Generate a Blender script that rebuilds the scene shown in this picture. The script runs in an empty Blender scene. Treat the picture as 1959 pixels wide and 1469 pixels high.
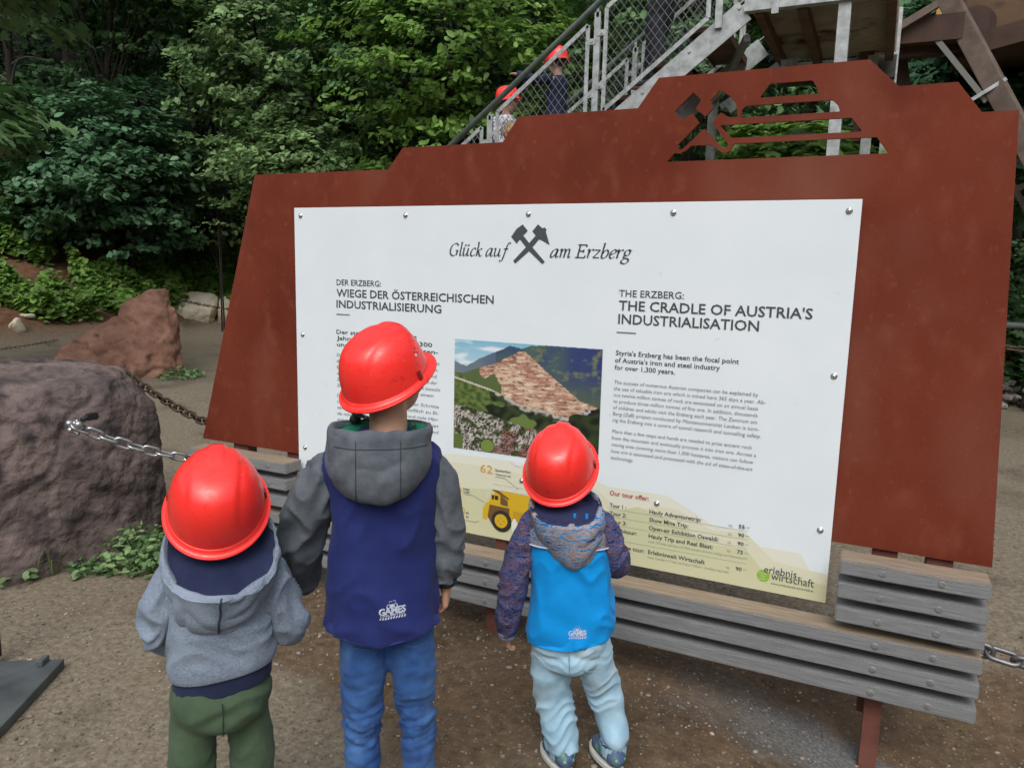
import bpy, bmesh, math, random
import numpy as np
from mathutils import Vector, Matrix, noise, geometry
from mathutils.bvhtree import BVHTree

random.seed(7); RNG = np.random.default_rng(11)
SC = bpy.context.scene
COL = SC.collection
R = math.radians

# ------------------------------------------------------------------ camera
cam_d = bpy.data.cameras.new('camera'); cam = bpy.data.objects.new('camera', cam_d); COL.objects.link(cam)
ROT = Matrix(((0.9005233, -0.0873872, 0.4259357), (0.4341392, 0.1264083, -0.8919328), (0.0241016, 0.9881217, 0.1517718)))
CAM = Vector((2.26303, -2.54725, 1.42))
cam.matrix_world = Matrix.Translation(CAM) @ ROT.to_4x4()
cam_d.sensor_width = 36.0; cam_d.lens = 1440 / 1959 * 36
cam_d.clip_start = 0.05; cam_d.clip_end = 400
SC.camera = cam

# ------------------------------------------------------------------ sky and sun (overcast)
W = bpy.data.worlds.new('World'); SC.world = W; W.use_nodes = True
nt = W.node_tree; nt.nodes.clear()
SUN_EL, SUN_AZ = 52.0, -70.0          # azimuth of the sun measured from +X towards +Y
sky = nt.nodes.new('ShaderNodeTexSky'); sky.sky_type = 'NISHITA'; sky.sun_disc = False
sky.sun_elevation = R(SUN_EL); sky.sun_rotation = R(90 - SUN_AZ)
sky.air_density = 1.0; sky.dust_density = 4.0; sky.ozone_density = 1.0
hs = nt.nodes.new('ShaderNodeHueSaturation'); hs.inputs['Saturation'].default_value = 0.50
bg = nt.nodes.new('ShaderNodeBackground'); bg.inputs['Strength'].default_value = 0.15
wo = nt.nodes.new('ShaderNodeOutputWorld')
nt.links.new(sky.outputs[0], hs.inputs['Color']); nt.links.new(hs.outputs[0], bg.inputs['Color']); nt.links.new(bg.outputs[0], wo.inputs['Surface'])
sd = bpy.data.lights.new('sun', 'SUN'); sd.energy = 1.0; sd.angle = R(35); sd.color = (1.0, 0.975, 0.945)
sun = bpy.data.objects.new('sun', sd); COL.objects.link(sun)
sv = Vector((math.cos(R(SUN_EL)) * math.cos(R(SUN_AZ)), math.cos(R(SUN_EL)) * math.sin(R(SUN_AZ)), math.sin(R(SUN_EL))))
sun.rotation_euler = sv.to_track_quat('Z', 'Y').to_euler(); sun.location = sv * 20
SC.view_settings.view_transform = 'Standard'; SC.view_settings.look = 'None'
SC.view_settings.gamma = 1.0; SC.view_settings.use_curve_mapping = False
SC.view_settings.exposure = 0.32
SC.cycles.max_bounces = 6; SC.cycles.transparent_max_bounces = 6

# ------------------------------------------------------------------ helpers
def tag(o, label=None, cat=None, group=None, kind=None):
    if label: o['label'] = label
    if cat: o['category'] = cat
    if group: o['group'] = group
    if kind: o['kind'] = kind
    return o

def empty(name, loc=(0, 0, 0), rz=0.0, label=None, cat=None, group=None):
    o = bpy.data.objects.new(name, None); COL.objects.link(o); o.location = loc; o.rotation_euler = (0, 0, rz)
    o.empty_display_size = 0.1
    return tag(o, label, cat, group)

def mk(name, verts, faces, mat=None, parent=None, smooth=False, mats=None, midx=None):
    me = bpy.data.meshes.new(name); me.from_pydata([tuple(v) for v in verts], [], [tuple(f) for f in faces]); me.update()
    return link(name, me, mat, parent, smooth, mats, midx)

def link(name, me, mat=None, parent=None, smooth=False, mats=None, midx=None):
    if mats:
        for m in mats: me.materials.append(m)
    elif mat: me.materials.append(mat)
    if smooth and len(me.polygons): me.polygons.foreach_set('use_smooth', [True] * len(me.polygons))
    if midx is not None: me.polygons.foreach_set('material_index', midx)
    o = bpy.data.objects.new(name, me); COL.objects.link(o)
    if parent: o.parent = parent
    return o

def copy_tree(o, parent=None):
    c = o.copy(); COL.objects.link(c)
    if parent: c.parent = parent
    for ch in [x for x in COL.objects if x.parent == o]: copy_tree(ch, c)
    return c

class MB:
    """collects vertices and faces of one part"""
    def __init__(s): s.v = []; s.f = []
    def add(s, v, f):
        n = len(s.v); s.v += [Vector(p) for p in v]; s.f += [tuple(i + n for i in q) for q in f]; return s
    def box(s, c, d, rot=None, bevel=0.0):
        x, y, z = d[0] / 2, d[1] / 2, d[2] / 2
        if bevel > 0:
            bm = bmesh.new(); bmesh.ops.create_cube(bm, size=1.0)
            for v in bm.verts: v.co = Vector((v.co.x * d[0], v.co.y * d[1], v.co.z * d[2]))
            bmesh.ops.bevel(bm, geom=list(bm.edges), offset=bevel, segments=2, affect='EDGES', profile=0.6)
            V = [v.co.copy() for v in bm.verts]; bm.verts.index_update(); F = [[v.index for v in f.verts] for f in bm.faces]; bm.free()
        else:
            V = [Vector((a * x, b * y, g * z)) for a in (-1, 1) for b in (-1, 1) for g in (-1, 1)]
            F = [(0, 1, 3, 2), (4, 6, 7, 5), (0, 4, 5, 1), (2, 3, 7, 6), (0, 2, 6, 4), (1, 5, 7, 3)]
        if rot is not None: V = [rot @ p for p in V]
        return s.add([p + Vector(c) for p in V], F)
    def bar(s, a, b, w, h, up=(0, 0, 1), bevel=0.0):
        """rectangular bar from a to b, w across, h along up"""
        a, b = Vector(a), Vector(b); d = (b - a); L = d.length; X = d.normalized()
        U = Vector(up); U = (U - X * U.dot(X)).normalized(); Y = U.cross(X)
        M = Matrix((X, Y, U)).transposed()
        return s.box((a + b) / 2, (L, w, h), M, bevel)
    def tube(s, path, rad, n=10, caps=True, sub=1, closed=False):
        P = [Vector(p) for p in path]; rd = list(rad) if hasattr(rad, '__len__') else [rad] * len(P)
        if sub > 1: P, rd = catmull(P, rd, sub, closed)
        m = len(P); V = []; F = []; prev = None
        for i in range(m):
            if closed: t = (P[(i + 1) % m] - P[i - 1])
            else: t = (P[min(i + 1, m - 1)] - P[max(i - 1, 0)])
            t.normalize()
            if prev is None:
                u = Vector((0, 0, 1)) if abs(t.z) < 0.9 else Vector((1, 0, 0)); u = (u - t * u.dot(t)).normalized()
            else: u = (prev - t * prev.dot(t)).normalized()
            prev = u; w = t.cross(u); r = rd[i]
            for k in range(n):
                a = 2 * math.pi * k / n; V.append(P[i] + (u * math.cos(a) + w * math.sin(a)) * r)
        for i in range(m if closed else m - 1):
            j = (i + 1) % m
            for k in range(n):
                l = (k + 1) % n; F.append((i * n + k, i * n + l, j * n + l, j * n + k))
        if caps and not closed:
            F.append(tuple(range(n - 1, -1, -1))); F.append(tuple((m - 1) * n + k for k in range(n)))
        return s.add(V, F)
    def ball(s, c, r, n=12, m=8, rot=None):
        r = r if hasattr(r, '__len__') else (r, r, r); V = []; F = []
        V.append(Vector((0, 0, r[2])))
        for i in range(1, m):
            t = math.pi * i / m
            for k in range(n):
                a = 2 * math.pi * k / n; V.append(Vector((r[0] * math.sin(t) * math.cos(a), r[1] * math.sin(t) * math.sin(a), r[2] * math.cos(t))))
        V.append(Vector((0, 0, -r[2]))); L = len(V) - 1
        for k in range(n): F.append((0, 1 + k, 1 + (k + 1) % n)); F.append((L, 1 + (m - 2) * n + (k + 1) % n, 1 + (m - 2) * n + k))
        for i in range(m - 2):
            for k in range(n): F.append((1 + i * n + k, 1 + (i + 1) * n + k, 1 + (i + 1) * n + (k + 1) % n, 1 + i * n + (k + 1) % n))
        if rot is not None: V = [rot @ p for p in V]
        return s.add([p + Vector(c) for p in V], F)
    def capsule(s, a, b, ra, rb, n=14):
        a, b = Vector(a), Vector(b); t = (b - a).normalized()
        P = []; rr = []
        for q in (-90, -60, -30): P.append(a + t * ra * math.sin(R(q))); rr.append(max(ra * math.cos(R(q)), ra * .05))
        P += [a, b]; rr += [ra, rb]
        for q in (30, 60, 90): P.append(b + t * rb * math.sin(R(q))); rr.append(max(rb * math.cos(R(q)), rb * .05))
        return s.tube(P, rr, n)
    def build(s, name, mat=None, parent=None, smooth=False, mats=None, midx=None):
        return mk(name, s.v, s.f, mat, parent, smooth, mats, midx)

def catmull(P, rd, sub, closed=False):
    m = len(P); Q = []; q = []
    rng = range(m) if closed else range(m - 1)
    for i in rng:
        if closed: p0, p1, p2, p3 = P[i - 1], P[i], P[(i + 1) % m], P[(i + 2) % m]; r1, r2 = rd[i], rd[(i + 1) % m]
        else: p0, p1, p2, p3 = P[max(i - 1, 0)], P[i], P[i + 1], P[min(i + 2, m - 1)]; r1, r2 = rd[i], rd[i + 1]
        for k in range(sub):
            t = k / sub
            Q.append(0.5 * ((2 * p1) + (p2 - p0) * t + (2 * p0 - 5 * p1 + 4 * p2 - p3) * t * t + (3 * p1 - p0 - 3 * p2 + p3) * t ** 3))
            tt = t * t * (3 - 2 * t); q.append(r1 * (1 - tt) + r2 * tt)
    if not closed: Q.append(P[-1].copy()); q.append(rd[-1])
    return Q, q

def loft(rows, nseg=64, sub=8, cap0=True, cap1=True, ex=2.0):
    """rows: (cx, cy, cz, rx, ry, slope_y) horizontal superellipse rings -> V, F, row params"""
    rows = [tuple(r) + (0,) * (6 - len(r)) for r in rows]
    A = np.array(rows, float); n = len(A); out = []
    for i in range(n - 1):
        p0, p1, p2, p3 = A[max(i - 1, 0)], A[i], A[i + 1], A[min(i + 2, n - 1)]
        for k in range(sub):
            t = k / sub; out.append(0.5 * (2 * p1 + (p2 - p0) * t + (2 * p0 - 5 * p1 + 4 * p2 - p3) * t * t + (3 * p1 - p0 - 3 * p2 + p3) * t ** 3))
    out.append(A[-1]); V = []; F = []
    for c in out:
        for k in range(nseg):
            a = 2 * math.pi * k / nseg; ca, sa = math.cos(a), math.sin(a); e = 2 / ex
            x = max(c[3], .001) * math.copysign(abs(ca) ** e, ca); y = max(c[4], .001) * math.copysign(abs(sa) ** e, sa)
            V.append(Vector((c[0] + x, c[1] + y, c[2] + c[5] * y)))
    m = len(out)
    for i in range(m - 1):
        for k in range(nseg): l = (k + 1) % nseg; F.append((i * nseg + k, i * nseg + l, (i + 1) * nseg + l, (i + 1) * nseg + k))
    if cap0: F.append(tuple(range(nseg - 1, -1, -1)))
    if cap1: F.append(tuple((m - 1) * nseg + k for k in range(nseg)))
    return V, F

def remesh(mb, voxel, smooth=4):
    """union of closed shapes as one continuous surface"""
    me = bpy.data.meshes.new('tmp'); me.from_pydata([tuple(v) for v in mb.v], [], mb.f); me.update()
    o = bpy.data.objects.new('tmp', me); COL.objects.link(o)
    m = o.modifiers.new('r', 'REMESH'); m.mode = 'VOXEL'; m.voxel_size = voxel
    if smooth: s = o.modifiers.new('s', 'SMOOTH'); s.iterations = smooth; s.factor = 0.5
    dg = bpy.context.evaluated_depsgraph_get(); dg.update()
    out = bpy.data.meshes.new_from_object(o.evaluated_get(dg))
    bpy.data.objects.remove(o); bpy.data.meshes.remove(me)
    return out

def displace(me, fn):
    n = len(me.vertices); co = np.empty(n * 3); me.vertices.foreach_get('co', co); no = np.empty(n * 3); me.vertices.foreach_get('normal', no)
    co = co.reshape(-1, 3); no = no.reshape(-1, 3)
    d = np.array([fn(Vector(c), Vector(k)) for c, k in zip(co, no)])
    co += no * d[:, None]; me.vertices.foreach_set('co', co.ravel()); me.update()

def N(p, s=(1, 1, 1), o=0.0):
    return noise.noise(Vector((p[0] * s[0] + o, p[1] * s[1] + o * 1.7, p[2] * s[2] - o * .6)))

def crease(p, s, o=0.0):
    w = N(p, (9, 9, 9), o + 4) * 0.5
    q = Vector((p[0] * s[0] + o + w, p[1] * s[1] + w, p[2] * s[2] + w + N(p, (14, 14, 3), o) * 1.6))
    return 1 - 2 * abs(noise.noise(q)) ** 0.75 * 1.2

# ------------------------------------------------------------------ materials
def M(name, col, rough=0.7, metal=0.0, col2=None, nscale=8.0, bump=0.0, bscale=60.0, detail=6.0, coat=0.0, spec=0.5, stretch=None,
      spots=None, sss=0.0, island=0.0, transl=0.0, lo=0.35, hi=0.65, bdist=0.002, rnd=0.0):
    m = bpy.data.materials.new(name); m.use_nodes = True; t = m.node_tree; b = t.nodes['Principled BSDF']; Ln = t.links.new
    b.inputs['Roughness'].default_value = rough; b.inputs['Metallic'].default_value = metal
    b.inputs['Coat Weight'].default_value = coat; b.inputs['Specular IOR Level'].default_value = spec; b.inputs['Coat Roughness'].default_value = 0.15
    tc = t.nodes.new('ShaderNodeTexCoord'); src = tc.outputs['Object']
    if stretch:
        mp = t.nodes.new('ShaderNodeMapping'); mp.inputs['Scale'].default_value = stretch; Ln(src, mp.inputs['Vector']); src = mp.outputs[0]
    if rnd:
        oi = t.nodes.new('ShaderNodeObjectInfo'); va = t.nodes.new('ShaderNodeVectorMath'); va.operation = 'ADD'
        cb = t.nodes.new('ShaderNodeMath'); cb.operation = 'MULTIPLY'; cb.inputs[1].default_value = 40
        Ln(oi.outputs['Random'], cb.inputs[0]); Ln(src, va.inputs[0]); Ln(cb.outputs[0], va.inputs[1]); src = va.outputs[0]
    last = None
    def rgb(c): return (c[0], c[1], c[2], 1)
    if col2 is None: b.inputs['Base Color'].default_value = rgb(col)
    else:
        n = t.nodes.new('ShaderNodeTexNoise'); n.inputs['Scale'].default_value = nscale; n.inputs['Detail'].default_value = detail
        n.inputs['Roughness'].default_value = 0.6; Ln(src, n.inputs['Vector'])
        r = t.nodes.new('ShaderNodeValToRGB'); r.color_ramp.elements[0].position = lo; r.color_ramp.elements[1].position = hi
        r.color_ramp.elements[0].color = rgb(col); r.color_ramp.elements[1].color = rgb(col2); Ln(n.outputs['Fac'], r.inputs[0]); last = r.outputs[0]
    if spots:      # (colour, scale, lo, hi)
        for sp in spots:
            n = t.nodes.new('ShaderNodeTexNoise'); n.inputs['Scale'].default_value = sp[1]; n.inputs['Detail'].default_value = 3; Ln(src, n.inputs['Vector'])
            mr = t.nodes.new('ShaderNodeMapRange'); mr.inputs[1].default_value = sp[2]; mr.inputs[2].default_value = sp[3]; Ln(n.outputs['Fac'], mr.inputs[0])
            mx = t.nodes.new('ShaderNodeMix'); mx.data_type = 'RGBA'; Ln(mr.outputs[0], mx.inputs[0])
            if last: Ln(last, mx.inputs[6])
            else: mx.inputs[6].default_value = rgb(col)
            mx.inputs[7].default_value = rgb(sp[0]); last = mx.outputs[2]
    if island:
        g = t.nodes.new('ShaderNodeNewGeometry'); mr = t.nodes.new('ShaderNodeMapRange'); mr.inputs[3].default_value = 1 - island; mr.inputs[4].default_value = 1 + island
        Ln(g.outputs['Random Per Island'], mr.inputs[0]); vm = t.nodes.new('ShaderNodeVectorMath'); vm.operation = 'SCALE'
        if last: Ln(last, vm.inputs[0])
        else: vm.inputs[0].default_value = col
        Ln(mr.outputs[0], vm.inputs['Scale']); last = vm.outputs[0]
    if last: Ln(last, b.inputs['Base Color'])
    if bump:
        n = t.nodes.new('ShaderNodeTexNoise'); n.inputs['Scale'].default_value = bscale; n.inputs['Detail'].default_value = 5; Ln(src, n.inputs['Vector'])
        bp = t.nodes.new('ShaderNodeBump'); bp.inputs['Strength'].default_value = bump; bp.inputs['Distance'].default_value = bdist
        Ln(n.outputs['Fac'], bp.inputs['Height']); Ln(bp.outputs[0], b.inputs['Normal'])
    if sss:
        b.inputs['Subsurface Weight'].default_value = sss; b.inputs['Subsurface Radius'].default_value = (0.012, 0.005, 0.003)
    if transl:
        tr = t.nodes.new('ShaderNodeBsdfTranslucent'); ms = t.nodes.new('ShaderNodeMixShader'); ms.inputs[0].default_value = transl
        if last: Ln(last, tr.inputs[0])
        else: tr.inputs[0].default_value = rgb(col)
        Ln(b.outputs[0], ms.inputs[1]); Ln(tr.outputs[0], ms.inputs[2]); Ln(ms.outputs[0], t.nodes['Material Output'].inputs[0])
    return m

def weave(m, scale=700, strength=0.35, kind='X'):
    """adds a fine woven relief on top of a material's own"""
    t = m.node_tree; b = t.nodes['Principled BSDF']
    tc = t.nodes.new('ShaderNodeTexCoord'); v = t.nodes.new('ShaderNodeTexVoronoi'); v.inputs['Scale'].default_value = scale
    bp = t.nodes.new('ShaderNodeBump'); bp.inputs['Strength'].default_value = strength; bp.inputs['Distance'].default_value = 0.0012
    t.links.new(tc.outputs['Object'], v.inputs['Vector']); t.links.new(v.outputs['Distance'], bp.inputs['Height'])
    if b.inputs['Normal'].links: t.links.new(b.inputs['Normal'].links[0].from_socket, bp.inputs['Normal'])
    t.links.new(bp.outputs[0], b.inputs['Normal']); b.inputs['Sheen Weight'].default_value = 0.05; b.inputs['Specular IOR Level'].default_value = 0.22
    return m

corten = M('rusted_steel', (0.118, 0.020, 0.009), 0.80, 0, (0.172, 0.036, 0.0175), 1.5, 0.35, 160, 12, spots=[((0.185, 0.062, 0.040), 1.3, 0.50, 0.70), ((0.190, 0.054, 0.031), 11, 0.56, 0.90), ((0.090, 0.018, 0.010), 3.4, 0.58, 0.88), ((0.20, 0.064, 0.038), 36, 0.62, 0.90)], spec=0.18, stretch=(1.25, 1, .8))
rustpost = M('rusted_post', (0.10, 0.035, 0.025), 0.8, 0, (0.17, 0.06, 0.04), 12, 0.3, 120)
galv = M('galvanised_steel', (0.26, 0.285, 0.28), 0.5, 0.35, (0.44, 0.47, 0.465), 14, 0.12, 60, spots=[((0.20, 0.18, 0.15), 6, 0.66, 0.8)])
galv_dark = M('weathered_galvanised', (0.13, 0.15, 0.145), 0.55, 0.3, (0.22, 0.24, 0.235), 10, 0.1, 60)
white = M('white_enamel', (0.69, 0.765, 0.80), 0.32, 0, (0.73, 0.80, 0.835), 3, spec=0.4, spots=[((0.58, 0.61, 0.62), 28, 0.70, 0.80)])
wood = M('weathered_wood', (0.150, 0.158, 0.160), 0.82, 0, (0.225, 0.235, 0.238), 9, 0.45, 30, 8, stretch=(1.2, 14, 30), rnd=1, bdist=0.003)
woodtop = M('weathered_wood_top', (0.20, 0.150, 0.10), 0.85, 0, (0.31, 0.245, 0.175), 7, 0.5, 30, 8, stretch=(1.4, 16, 20), rnd=1, spots=[((0.19, 0.18, 0.15), 4, 0.52, 0.7)])
chrome = M('bright_steel', (0.55, 0.56, 0.57), 0.22, 1.0, (0.7, 0.7, 0.7), 30)
blk = M('black_plastic', (0.012, 0.012, 0.013), 0.45)
ink = M('dark_ink', (0.055, 0.068, 0.075), 0.5)
inkg = M('grey_ink', (0.16, 0.175, 0.18), 0.5)
# ------------------------------------------------------------------ the lie of the land
FWD_AZ = 115.53
def az_of(px): return FWD_AZ - math.degrees(math.atan((px - 979.5) / 1440 / 1.012))
def polar(az, d, z=0.0): return Vector((CAM.x + d * math.cos(R(az)), CAM.y + d * math.sin(R(az)), z))
def at(px, d, z=0.0): return polar(az_of(px), d, z)
FOOT = [(-180, 60), (-60, 40), (40, 13), (60, 11.5), (82, 11.2), (95, 10.5), (110, 12), (125, 15.0), (138, 17.9), (142, 16.2), (150, 14.6), (160, 14.5), (175, 18), (180, 30)]
def foot(a):
    for (a0, r0), (a1, r1) in zip(FOOT, FOOT[1:]):
        if a0 <= a <= a1: return r0 + (r1 - r0) * (a - a0) / (a1 - a0)
    return 60
def height(x, y):
    dx, dy = x - CAM.x, y - CAM.y; r = math.hypot(dx, dy); a = math.degrees(math.atan2(dy, dx)); f = foot(a); d = r - f
    h = 0.0
    if d > -1.0: e = d + 1.0; h = 0.62 * e * e / (e + 0.7)
    h = min(h, 26)
    h -= 0.19 * math.exp(-((x - 2.75) ** 2 + (y + .05) ** 2) / .55)
    h += (0.012 * N((x, y, 0), (.8, .8, 1)) if r > 5 else 0) + (0.12 * N((x, y, 0), (.9, .9, 1), 3) * min(1, max(0, d)))
    return h
def ground_z(x, y): return height(x, y)

def ground_material():
    m = bpy.data.materials.new('gravel_ground'); m.use_nodes = True; t = m.node_tree; L = t.links.new; b = t.nodes['Principled BSDF']
    b.inputs['Roughness'].default_value = 0.9; b.inputs['Specular IOR Level'].default_value = 0.25
    tc = t.nodes.new('ShaderNodeTexCoord'); P = tc.outputs['Object']
    def nz(scale, detail=5, rough=0.6, w=None):
        n = t.nodes.new('ShaderNodeTexNoise'); n.inputs['Scale'].default_value = scale; n.inputs['Detail'].default_value = detail; n.inputs['Roughness'].default_value = rough; L(w or P, n.inputs['Vector']); return n.outputs['Fac']
    def ramp(f, stops):
        r = t.nodes.new('ShaderNodeValToRGB'); e = r.color_ramp.elements
        while len(e) < len(stops): e.new(0.5)
        for i, (p, c) in enumerate(stops): e[i].position = p; e[i].color = (c[0], c[1], c[2], 1)
        L(f, r.inputs[0]); return r.outputs[0]
    def mix(f, a, bb):
        x = t.nodes.new('ShaderNodeMix'); x.data_type = 'RGBA'; L(f, x.inputs[0]) if not isinstance(f, float) else None
        if isinstance(f, float): x.inputs[0].default_value = f
        L(a, x.inputs[6]) if not isinstance(a, tuple) else setattr(x.inputs[6], 'default_value', (*a, 1))
        L(bb, x.inputs[7]) if not isinstance(bb, tuple) else setattr(x.inputs[7], 'default_value', (*bb, 1))
        return x.outputs[2]
    tarmac = ramp(nz(38, 8, .75), [(0.34, (0.105, 0.086, 0.058)), (0.5, (0.180, 0.152, 0.108)), (0.66, (0.265, 0.230, 0.175))])
    earth = ramp(nz(24, 8, .7), [(0.3, (0.055, 0.036, 0.021)), (0.55, (0.120, 0.083, 0.050)), (0.75, (0.200, 0.150, 0.098))])
    ochre = ramp(nz(30, 8, .7), [(0.3, (0.085, 0.052, 0.028)), (0.7, (0.19, 0.125, 0.075))])
    big = nz(1.15, 4, .55)
    # earth lies in a strip along the planks; the open yard is worn tarmac
    sx = t.nodes.new('ShaderNodeSeparateXYZ'); L(P, sx.inputs[0])
    def near(val, c, w):   # 1 at c falling to 0 at +-w
        s = t.nodes.new('ShaderNodeMath'); s.operation = 'SUBTRACT'; L(val, s.inputs[0]); s.inputs[1].default_value = c
        a = t.nodes.new('ShaderNodeMath'); a.operation = 'ABSOLUTE'; L(s.outputs[0], a.inputs[0])
        r = t.nodes.new('ShaderNodeMapRange'); r.inputs[1].default_value = w; r.inputs[2].default_value = w * .35; r.inputs[3].default_value = 0; r.inputs[4].default_value = 1; L(a.outputs[0], r.inputs[0]); return r.outputs[0]
    def mth(op, a, bb):
        n = t.nodes.new('ShaderNodeMath'); n.operation = op; n.use_clamp = False
        for i, q in enumerate((a, bb)):
            if isinstance(q, (int, float)): n.inputs[i].default_value = q
            else: L(q, n.inputs[i])
        return n.outputs[0]
    strip = near(sx.outputs['Y'], -0.05, 1.10); xr = near(sx.outputs['X'], 2.6, 4.6)
    base = mth('MULTIPLY', strip, xr)
    f1 = mth('ADD', mth('MULTIPLY', base, 0.80), mth('MULTIPLY', mth('SUBTRACT', big, 0.52), 1.9))
    r1 = t.nodes.new('ShaderNodeMapRange'); r1.inputs[1].default_value = 0.30; r1.inputs[2].default_value = 0.52; L(f1, r1.inputs[0])
    c = mix(r1.outputs[0], tarmac, earth)
    o1 = nz(2.2, 5, .6); r2 = t.nodes.new('ShaderNodeMapRange'); r2.inputs[1].default_value = 0.52; r2.inputs[2].default_value = 0.66; L(o1, r2.inputs[0])
    c = mix(mth('MULTIPLY', r2.outputs[0], mth('MULTIPLY', base, .85)), c, ochre)
    # damp darker patches
    r6 = t.nodes.new('ShaderNodeMapRange'); r6.inputs[1].default_value = 0.54; r6.inputs[2].default_value = 0.68; L(nz(1.7, 4, .6), r6.inputs[0]); dk_ = t.nodes.new('ShaderNodeVectorMath'); dk_.operation = 'SCALE'; L(c, dk_.inputs[0]); dk_.inputs['Scale'].default_value = .62; c = mix(r6.outputs[0], c, dk_.outputs[0])
    # moss
    g1 = nz(3.1, 6, .7); r3 = t.nodes.new('ShaderNodeMapRange'); r3.inputs[1].default_value = 0.62; r3.inputs[2].default_value = 0.75; L(g1, r3.inputs[0])
    c = mix(mth('MULTIPLY', r3.outputs[0], 0.5), c, (0.07, 0.075, 0.022))
    # soil on the bank (height above the yard)
    r4 = t.nodes.new('ShaderNodeMapRange'); r4.inputs[1].default_value = 0.05; r4.inputs[2].default_value = 0.35; L(sx.outputs['Z'], r4.inputs[0])
    soil = ramp(nz(9, 8, .7), [(0.3, (0.06, 0.032, 0.018)), (0.6, (0.17, 0.085, 0.048))])
    litter = ramp(nz(14, 8, .7), [(0.35, (0.006, 0.007, 0.004)), (0.65, (0.020, 0.022, 0.010))])
    r5 = t.nodes.new('ShaderNodeMapRange'); r5.inputs[1].default_value = 1.6; r5.inputs[2].default_value = 2.6; L(sx.outputs['Z'], r5.inputs[0]); soil = mix(r5.outputs[0], soil, litter)
    c = mix(r4.outputs[0], c, soil)
    # a ragged strip of newer grey gravel along the planks
    tilt = mth('ADD', mth('ADD', sx.outputs['Y'], mth('MULTIPLY', sx.outputs['X'], 0.10)), mth('MULTIPLY', mth('SUBTRACT', nz(6, 6, .7), .5), .34))
    gs = mth('MULTIPLY', near(tilt, 0.15, 0.20), near(mth('ADD', sx.outputs['X'], mth('MULTIPLY', mth('SUBTRACT', nz(4, 4), .5), .5)), 3.55, 1.85))
    ggr = ramp(nz(95, 8, .8), [(0.34, (0.05, 0.053, 0.055)), (0.52, (0.125, 0.13, 0.132)), (0.68, (0.25, 0.255, 0.255))])
    c = mix(mth('MINIMUM', mth('MULTIPLY', gs, 2.2), .93), c, ggr)
    # grit: pale and dark grains
    v = t.nodes.new('ShaderNodeTexVoronoi'); v.inputs['Scale'].default_value = 75; L(P, v.inputs['Vector'])
    hsv = t.nodes.new('ShaderNodeSeparateColor'); L(v.outputs['Color'], hsv.inputs[0])
    gr = t.nodes.new('ShaderNodeMapRange'); gr.inputs[1].default_value = 0.80; gr.inputs[2].default_value = 0.95; L(hsv.outputs[0], gr.inputs[0])
    edge = t.nodes.new('ShaderNodeMapRange'); edge.inputs[1].default_value = 0.5; edge.inputs[2].default_value = 0.25; L(v.outputs['Distance'], edge.inputs[0])
    c = mix(mth('MULTIPLY', mth('MULTIPLY', gr.outputs[0], edge.outputs[0]), .38), c, (0.27, 0.24, 0.195))
    gd = t.nodes.new('ShaderNodeMapRange'); gd.inputs[1].default_value = 0.75; gd.inputs[2].default_value = 0.95; L(hsv.outputs[1], gd.inputs[0])
    c = mix(mth('MULTIPLY', mth('MULTIPLY', gd.outputs[0], edge.outputs[0]), .5), c, (0.035, 0.028, 0.022))
    L(c, b.inputs['Base Color'])
    bh = mth('ADD', mth('MULTIPLY', v.outputs['Distance'], -0.5), nz(60, 6, .7))
    bp = t.nodes.new('ShaderNodeBump'); bp.inputs['Strength'].default_value = 0.7; bp.inputs['Distance'].default_value = 0.006; L(bh, bp.inputs['Height']); L(bp.outputs[0], b.inputs['Normal'])
    return m
groundm = ground_material()

def make_ground():
    V = []; F = []
    radii = [0.0] + list(np.geomspace(0.6, 16, 110)) + list(np.linspace(16.4, 34, 40)) + list(np.geomspace(36, 160, 12))
    n = 220
    c0 = (CAM.x, CAM.y); V.append((c0[0], c0[1], 0))
    for r in radii[1:]:
        for k in range(n):
            a = -math.pi + 2 * math.pi * k / n; x = c0[0] + r * math.cos(a); y = c0[1] + r * math.sin(a)
            V.append((x, y, height(x, y)))
    for k in range(n): F.append((0, 1 + k, 1 + (k + 1) % n))
    for i in range(len(radii) - 2):
        for k in range(n): l = (k + 1) % n; F.append((1 + i * n + k, 1 + i * n + n + k, 1 + i * n + n + l, 1 + i * n + l))
    o = mk('ground', V, F, groundm, smooth=True); tag(o, kind='structure')
make_ground()

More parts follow.
